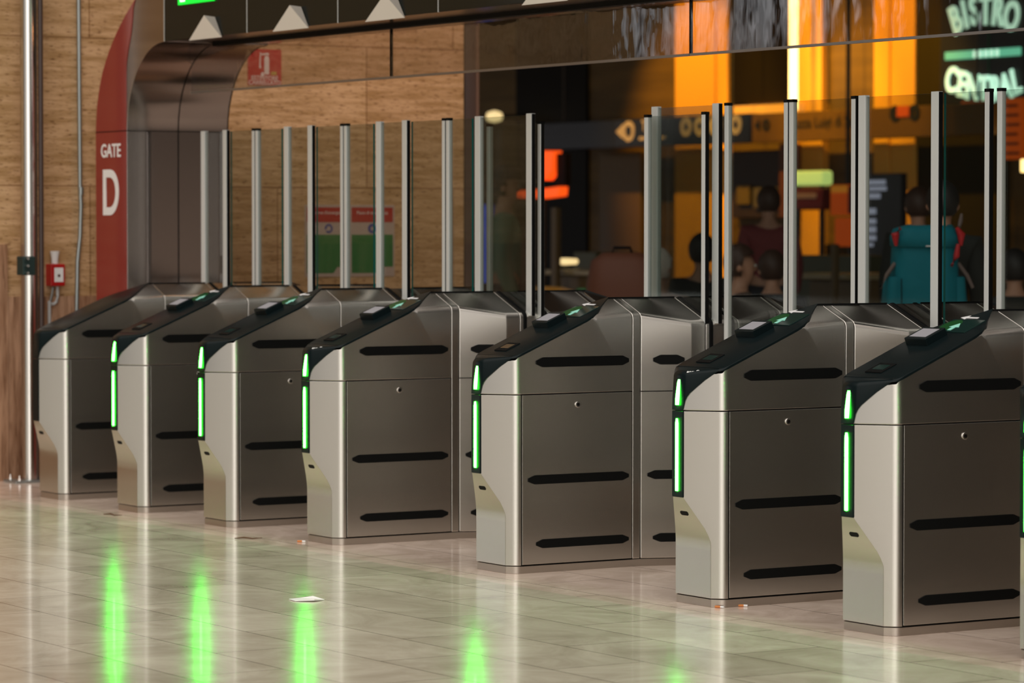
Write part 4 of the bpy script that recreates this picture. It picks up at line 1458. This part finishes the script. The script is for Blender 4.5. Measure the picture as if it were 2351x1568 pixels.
# ------------------------------------------------------------------ people
def skin_mesh(name, joints, edges, root, mat, parent=None, sub=2):
    """joints: name -> (xyz, rx, ry); grown as one skinned surface and frozen to a mesh"""
    names = list(joints)
    idx = {n: i for i, n in enumerate(names)}
    me = bpy.data.meshes.new(name)
    me.from_pydata([joints[n][0] for n in names], [(idx[a], idx[b]) for a, b in edges], [])
    o = bpy.data.objects.new(name + '_src', me)
    col.objects.link(o)
    sk = o.modifiers.new('skin', 'SKIN')
    sk.use_smooth_shade = True
    for n in names:
        v = me.skin_vertices[0].data[idx[n]]
        r = joints[n]
        v.radius = (r[1], r[2] if len(r) > 2 else r[1])
        v.use_root = (n == root)
    sb = o.modifiers.new('sub', 'SUBSURF')
    sb.levels = sb.render_levels = sub
    bpy.context.view_layer.update()
    dg = bpy.context.evaluated_depsgraph_get()
    m2 = bpy.data.meshes.new_from_object(o.evaluated_get(dg))
    bpy.data.objects.remove(o)
    m2.name = name
    m2.materials.clear()
    m2.materials.append(mat)
    m2.polygons.foreach_set('use_smooth', [True] * len(m2.polygons))
    ob = bpy.data.objects.new(name, m2)
    col.objects.link(ob)
    if parent:
        ob.parent = parent
    return ob


def ellipsoid(mb, c, r, n=14, m=10, cut=None):
    rings = []
    for j in range(m + 1):
        t = -math.pi / 2 + math.pi * j / m
        t = max(min(t, math.pi / 2 - 0.05), -math.pi / 2 + 0.05)
        if cut is not None and t < cut:
            continue
        rings.append([(c[0] + r[0] * math.cos(t) * math.cos(2 * math.pi * k / n), c[1] + r[1] * math.cos(t) * math.sin(2 * math.pi * k / n), c[2] + r[2] * math.sin(t)) for k in range(n)])
    mb.loft(rings)
    return mb


SKIN = principled('skin', (0.36, 0.19, 0.12), 0.55)


def person(name, label, pos, face, height, top, bottom, hair, seated=False, lean=0.0, hair_long=False, cap=None, arm=0.0):
    """figure facing local -y; face = world heading of that direction"""
    root = empty(name, pos)
    root.rotation_euler.z = math.atan2(face[1], face[0]) + math.pi / 2
    tag(root, label, 'person')
    s = height / 1.75
    J = {}
    if seated:
        pz, hz = 0.50, 0.48
    else:
        pz, hz = 0.95, 0.90

    def P(n, x, y, z, rx, ry=None):
        J[n] = ((x * s, (y + lean * -max(0, z - pz)) * s, z * s), rx * s, (ry if ry else rx) * s)

    d = pz - 0.95
    P('pelvis', 0, 0, 0.95 + d, 0.15, 0.11)
    P('waist', 0, 0.0, 1.10 + d, 0.135, 0.10)
    P('chest', 0, 0.0, 1.28 + d, 0.155, 0.11)
    P('collar', 0, 0.01, 1.42 + d, 0.085, 0.075)
    P('nape', 0, 0.012, 1.462 + d, 0.062, 0.062)
    P('neck', 0, 0.004, 1.51 + d, 0.052, 0.056)
    P('jaw', 0, -0.018, 1.56 + d, 0.062, 0.078)
    P('brow', 0, -0.008, 1.645 + d, 0.072, 0.094)
    P('crown', 0, 0.004, 1.715 + d, 0.052, 0.066)
    P('nose', 0, -0.112, 1.612 + d, 0.014)
    E = [('pelvis', 'waist'), ('waist', 'chest'), ('chest', 'collar'), ('collar', 'nape'), ('nape', 'neck'), ('neck', 'jaw'), ('jaw', 'brow'), ('brow', 'crown'), ('brow', 'nose')]
    for q in (-1, 1):
        t = 'l' if q < 0 else 'r'
        P('ear' + t, q * 0.100, 0.016, 1.612 + d, 0.017)
        E.append(('brow', 'ear' + t))
        P('sh' + t, q * 0.175, 0.01, 1.395 + d, 0.062)
        P('el' + t, q * 0.225, 0.03 - arm * 0.10, 1.11 + d + arm * 0.02, 0.045)
        P('wr' + t, q * 0.215, -0.06 - arm * 0.26, 0.88 + d + arm * 0.20, 0.030)
        P('pm' + t, q * 0.212, -0.085 - arm * 0.31, 0.81 + d + arm * 0.23, 0.034, 0.020)
        E += [('collar', 'sh' + t), ('sh' + t, 'el' + t), ('el' + t, 'wr' + t), ('wr' + t, 'pm' + t)]
        bx, by, bz = q * 0.212, -0.10 - arm * 0.33, 0.775 + d + arm * 0.235
        for k, L in enumerate((0.060, 0.070, 0.066, 0.052)):
            P('f%d' % k + t, bx, by - 0.030 + 0.020 * k, bz, 0.0095)
            P('g%d' % k + t, bx - q * 0.006, by - 0.038 + 0.020 * k - arm * 0.02, bz - L * 0.5, 0.0085)
            P('h%d' % k + t, bx - q * 0.018, by - 0.038 + 0.020 * k - arm * 0.03, bz - L, 0.0072)
            E += [('pm' + t, 'f%d' % k + t), ('f%d' % k + t, 'g%d' % k + t), ('g%d' % k + t, 'h%d' % k + t)]
        P('ta' + t, bx - q * 0.010, by - 0.035, bz + 0.045, 0.011)
        P('tb' + t, bx - q * 0.020, by - 0.062, bz + 0.015, 0.0092)
        E += [('pm' + t, 'ta' + t), ('ta' + t, 'tb' + t)]
        if seated:
            P('hp' + t, q * 0.10, -0.04, 0.485, 0.085)
            P('kn' + t, q * 0.13, -0.44, 0.50, 0.062)
            P('an' + t, q * 0.12, -0.40, 0.09, 0.042)
            P('to' + t, q * 0.125, -0.53, 0.042, 0.036)
        else:
            P('hp' + t, q * 0.095, 0, 0.88, 0.092)
            P('kn' + t, q * 0.10, -0.015 + q * 0.03, 0.50, 0.062)
            P('an' + t, q * 0.105, 0.02 + q * 0.06, 0.09, 0.042)
            P('to' + t, q * 0.115, -0.13 + q * 0.06, 0.042, 0.036)
        E += [('pelvis', 'hp' + t), ('hp' + t, 'kn' + t), ('kn' + t, 'an' + t), ('an' + t, 'to' + t)]
    skin_mesh('body', J, E, 'pelvis', SKIN, root, 2)

    def garment(nm, keep, grow, mat, r0):
        j = {k: (J[k][0], J[k][1] + grow, J[k][2] + grow) for k in keep}
        e = [(a, b) for a, b in E if a in j and b in j]
        return skin_mesh(nm, j, e, r0, mat, root, 2)

    garment('jacket', ['pelvis', 'waist', 'chest', 'collar', 'nape', 'shl', 'shr', 'ell', 'elr', 'wrl', 'wrr'], 0.022, top, 'pelvis')
    garment('trousers', ['pelvis', 'hpl', 'hpr', 'knl', 'knr', 'anl', 'anr'], 0.020, bottom, 'pelvis')
    for q, t in ((-1, 'l'), (1, 'r')):
        an, to = Vector(J['an' + t][0]), Vector(J['to' + t][0])
        skin_mesh('shoe', {'a': (an + Vector((0, 0.03, -0.02)), 0.050), 'b': ((an + to) / 2 + Vector((0, 0, -0.005)), 0.046), 'c': (to + Vector((0, -0.02, 0)), 0.040)}, [('a', 'b'), ('b', 'c')], 'a', BLACK, root, 2)
    hb = Vector(J['brow'][0])
    hd = MB()
    ellipsoid(hd, (0, 0, 0), (0.100 * s, 0.118 * s, 0.122 * s), 22, 18, cut=-0.95)
    # the shell stops at the hairline in front and reaches the nape behind
    hv = []
    for x, y, z in hd.v:
        if y < -0.01 * s:
            low = 0.030 * s + 0.02 * s * min(1.0, -y / (0.1 * s))
            z = max(z, low)
            y = y + 0.020 * s
        hv.append((x, y, z))
    hd.v = hv
    h = hd.build('hair', hair, root, angle=80)
    h.location = hb + Vector((0, 0.004, 0.012))
    if hair_long:
        lh = MB()
        lh.loft([[(0.10 * s * w * math.cos(a), (0.055 + 0.062 * math.sin(a)) * s, z * s) for a in [2 * math.pi * k / 14 for k in range(14)]] for w, z in ((0.75, 0.04), (0.98, -0.04), (0.95, -0.14), (0.75, -0.24), (0.4, -0.28))])
        o = lh.build('long_hair', hair, root, angle=80)
        o.location = hb
    for q in (-1, 1):
        e = MB()
        ellipsoid(e, (0, 0, 0), (0.012 * s,) * 3, 10, 8)
        o = e.build('eye', principled('eye_white', (0.30, 0.27, 0.25), 0.3), root)
        o.location = hb + Vector((q * 0.031 * s, -0.086 * s, -0.012 * s))
    o = MB().box((-0.022 * s, -0.012, -0.004), (0.022 * s, 0.004, 0.004)).build('mouth', principled('lips', (0.22, 0.07, 0.06), 0.5), root, bevel=0.003)
    o.location = hb + Vector((0, -0.094 * s, -0.078 * s))
    if cap:
        c = MB()
        ellipsoid(c, (0, 0, 0), (0.100 * s, 0.118 * s, 0.105 * s), 20, 14, cut=-0.05)
        c.loft([[(0.085 * s * math.cos(a), (-0.10 + 0.11 * math.sin(a)) * s - 0.02, z) for a in [math.pi + math.pi * k / 10 for k in range(11)]] for z in (-0.012, 0.0)])
        o = c.build('cap', cap, root, angle=60)
        o.location = hb + Vector((0, 0.0, 0.034 * s))
    return root, J, s


BLK_CLOTH = principled('black_cloth', (0.006, 0.008, 0.006), 0.85)
BLACK_HAIR = principled('black_hair', (0.007, 0.006, 0.005), 0.6)
BROWN_HAIR = principled('brown_hair', (0.035, 0.014, 0.006), 0.6)
GREY_HAIR = principled('white_hair', (0.60, 0.52, 0.47), 0.6)
JEANS = principled('dark_jeans', (0.010, 0.013, 0.022), 0.8)

# person with the teal backpack
q = at_depth(2164, 525, 18.0)
pr, J, s = person('person', 'person with short black hair in black top carrying the teal backpack', (q.x, q.y, 0), (FW.x + 0.10, FW.y + 0.05), 1.585, BLK_CLOTH, JEANS, BLACK_HAIR)
TEAL = principled('teal_nylon', (0.002, 0.130, 0.172), 0.65, spec=0.2)
add_bump(TEAL, (9, 9, 9), 0.6, 0.02, 3)
PRED = principled('red_trim', (0.42, 0.008, 0.012), 0.5)
STRAP = principled('grey_strap', (0.13, 0.095, 0.085), 0.7)
hx = math.atan2(FW.y, FW.x) - math.pi / 2
c = at_depth(2122, 600, 17.62)
bk = empty('backpack', (c.x, c.y, 0), YAW + R(4))
tag(bk, 'teal hiking backpack with red side trim worn by the person behind the glass', 'backpack')


def sq_ring(w, d, z, yc=0.0, xc=0.0, e=3.2, n=28):
    out = []
    for k in range(n):
        a = 2 * math.pi * k / n
        ca, sa = math.cos(a), math.sin(a)
        out.append((xc + w * math.copysign(abs(ca) ** (2 / e), ca), yc + d * math.copysign(abs(sa) ** (2 / e), sa), z))
    return out


zt = at_depth(2122, 517, 17.62).z
MB().loft([sq_ring(0.150, 0.09, zt - 0.58), sq_ring(0.185, 0.12, zt - 0.55), sq_ring(0.188, 0.128, zt - 0.40), sq_ring(0.176, 0.130, zt - 0.25), sq_ring(0.170, 0.120, zt - 0.12), sq_ring(0.165, 0.110, zt - 0.09)]).build('pack_body', TEAL, bk, angle=60)
lidp = MB().loft([sq_ring(0.160, 0.125, zt - 0.120), sq_ring(0.176, 0.140, zt - 0.108), sq_ring(0.178, 0.142, zt - 0.06), sq_ring(0.160, 0.125, zt - 0.018), sq_ring(0.10, 0.08, zt)]).build('top_pocket', TEAL, bk, angle=60)
MB().box((-0.02, -0.147, zt - 0.112), (0.02, -0.140, zt - 0.107)).build('logo_tab', WHITE, lidp)
for q_ in (-1, 1):
    MB().tube([(q_ * 0.150, -0.118, zt - 0.016), (q_ * 0.176, -0.105, zt - 0.05), (q_ * 0.172, -0.112, zt - 0.108)], [0.010, 0.022, 0.008], 10).build('red_trim', PRED, bk)
    MB().loft([sq_ring(0.045, 0.085, zt - 0.56, 0.0, q_ * 0.168), sq_ring(0.050, 0.10, zt - 0.42, 0.0, q_ * 0.172), sq_ring(0.040, 0.095, zt - 0.275, 0.0, q_ * 0.168), sq_ring(0.03, 0.08, zt - 0.27, 0.0, q_ * 0.168)]).build('side_pocket', TEAL, bk, angle=60)
    MB().tube([(q_ * 0.168, -0.06, zt - 0.20), (q_ * 0.215, -0.07, zt - 0.265), (q_ * 0.245, -0.07, zt - 0.33)], [0.011, 0.011, 0.009], 8).build('compression_strap', STRAP, bk)
    MB().tube([(q_ * 0.09 + 0.04, 0.10, zt - 0.10), (q_ * 0.11 + 0.055, 0.15, zt - 0.035), (q_ * 0.11 + 0.07, 0.22, zt - 0.020), (q_ * 0.11 + 0.07, 0.31, zt - 0.05), (q_ * 0.11 + 0.06, 0.38, zt - 0.16)], [0.018, 0.024, 0.026, 0.024, 0.02], 10).build('shoulder_strap', TEAL, bk)
MB().tube([(0.155, -0.128, zt - 0.10), (0.145, -0.134, zt - 0.16), (0.118, -0.138, zt - 0.215)], [0.010, 0.016, 0.010], 8).build('red_flash', PRED, bk)
MB().tube([(0.19, 0.02, zt - 0.01), (0.205, 0.06, zt + 0.02), (0.215, 0.08, zt + 0.06)], [0.008, 0.012, 0.006], 8).build('load_strap', STRAP, bk)
MB().tube([(-0.145, -0.125, zt - 0.28), (-0.142, -0.13, zt - 0.56)], 0.003, 6).build('zip', BLACK, bk)

# others in the hall
PINK = principled('pale_pink_cloth', (0.42, 0.29, 0.27), 0.8)
GREENC = principled('green_cloth', (0.06, 0.16, 0.11), 0.8)
REDC = principled('dull_red_cloth', (0.15, 0.022, 0.024), 0.8)
BROWNC = principled('brown_cloth', (0.05, 0.025, 0.012), 0.8)
CAPM = principled('dark_cap', (0.012, 0.012, 0.012), 0.6)
away = (FW.x, FW.y)
towards = (-FW.x, -FW.y)
sidew = (RV.x, RV.y)


def stand(px, head_py, dist, label, face, h, *a, **k):
    q = at_depth(px, head_py, dist)
    return person('person', label, (q.x, q.y, 0), face, h, *a, **k)


stand(1160, 390, 23.0, 'person in dark cap and green top standing behind the fourth gate glass', sidew, 1.76, GREENC, JEANS, BLACK_HAIR, cap=CAPM)
stand(1512, 560, 21.5, 'seated person with white hair and pale pink top', (RV.x * 0.6 + FW.x, RV.y * 0.6 + FW.y), 1.62, PINK, JEANS, GREY_HAIR, seated=True)
stand(1612, 500, 24.0, 'seated person in dark jacket in front of the broad lit column', away, 1.74, BLK_CLOTH, JEANS, BLACK_HAIR, seated=True)
stand(1765, 470, 26.0, 'person in dull red top behind the glass left of the light box', away, 1.66, REDC, JEANS, BROWN_HAIR)
stand(1700, 565, 20.5, 'seated person with brown hair just left of the thin door profile', sidew, 1.66, BROWNC, JEANS, BROWN_HAIR, seated=True, arm=0.6)
stand(1775, 590, 21.5, 'seated person in black leaning forward near the thin door profile', away, 1.60, BLK_CLOTH, JEANS, BROWN_HAIR, seated=True, lean=0.15)
stand(2108, 470, 22.0, 'person with brown hair half hidden by the teal backpack', away, 1.60, BLK_CLOTH, JEANS, BROWN_HAIR)
stand(2330, 560, 20.5, 'seated dark-haired person at the right edge of the frame', away, 1.62, BLK_CLOTH, JEANS, BLACK_HAIR, seated=True)

# rust brown backpack standing on a chair
q = at_depth(1428, 580, 20.5)
rb = empty('backpack', (q.x, q.y, 0.46), YAW)
tag(rb, 'rust brown backpack propped on a seat behind the open lane', 'backpack')
RUST = principled('rust_nylon', (0.075, 0.022, 0.006), 0.7)
zt = q.z - 0.46
MB().loft([sq_ring(0.20, 0.12, 0.0), sq_ring(0.22, 0.14, 0.04), sq_ring(0.22, 0.14, zt - 0.20), sq_ring(0.19, 0.12, zt - 0.05), sq_ring(0.12, 0.08, zt)]).build('pack_body', RUST, rb, angle=60)
MB().loft([sq_ring(0.15, 0.05, 0.06, -0.13), sq_ring(0.16, 0.06, 0.09, -0.14), sq_ring(0.16, 0.06, 0.26, -0.14), sq_ring(0.13, 0.04, 0.30, -0.13)]).build('front_pocket', RUST, rb, angle=60)
MB().tube([(-0.06, 0, zt - 0.005), (-0.05, 0, zt + 0.03), (0.05, 0, zt + 0.03), (0.06, 0, zt - 0.005)], 0.010, 8).build('grab_handle', BLACK, rb)
st = empty('stool', (q.x, q.y, 0))
tag(st, 'low dark stool under the rust brown backpack', 'stool')
MB().lathe([(0.02, 0.42), (0.22, 0.42), (0.23, 0.44), (0.22, 0.458), (0.02, 0.46)], n=22).build('seat', BLK_CLOTH, st)
for k in range(4):
    a = math.pi / 4 + k * math.pi / 2
    MB().tube([(0.15 * math.cos(a), 0.15 * math.sin(a), 0.42), (0.2 * math.cos(a), 0.2 * math.sin(a), 0.0)], 0.014, 8).build('leg', ALU, st)

bpy.context.view_layer.update()
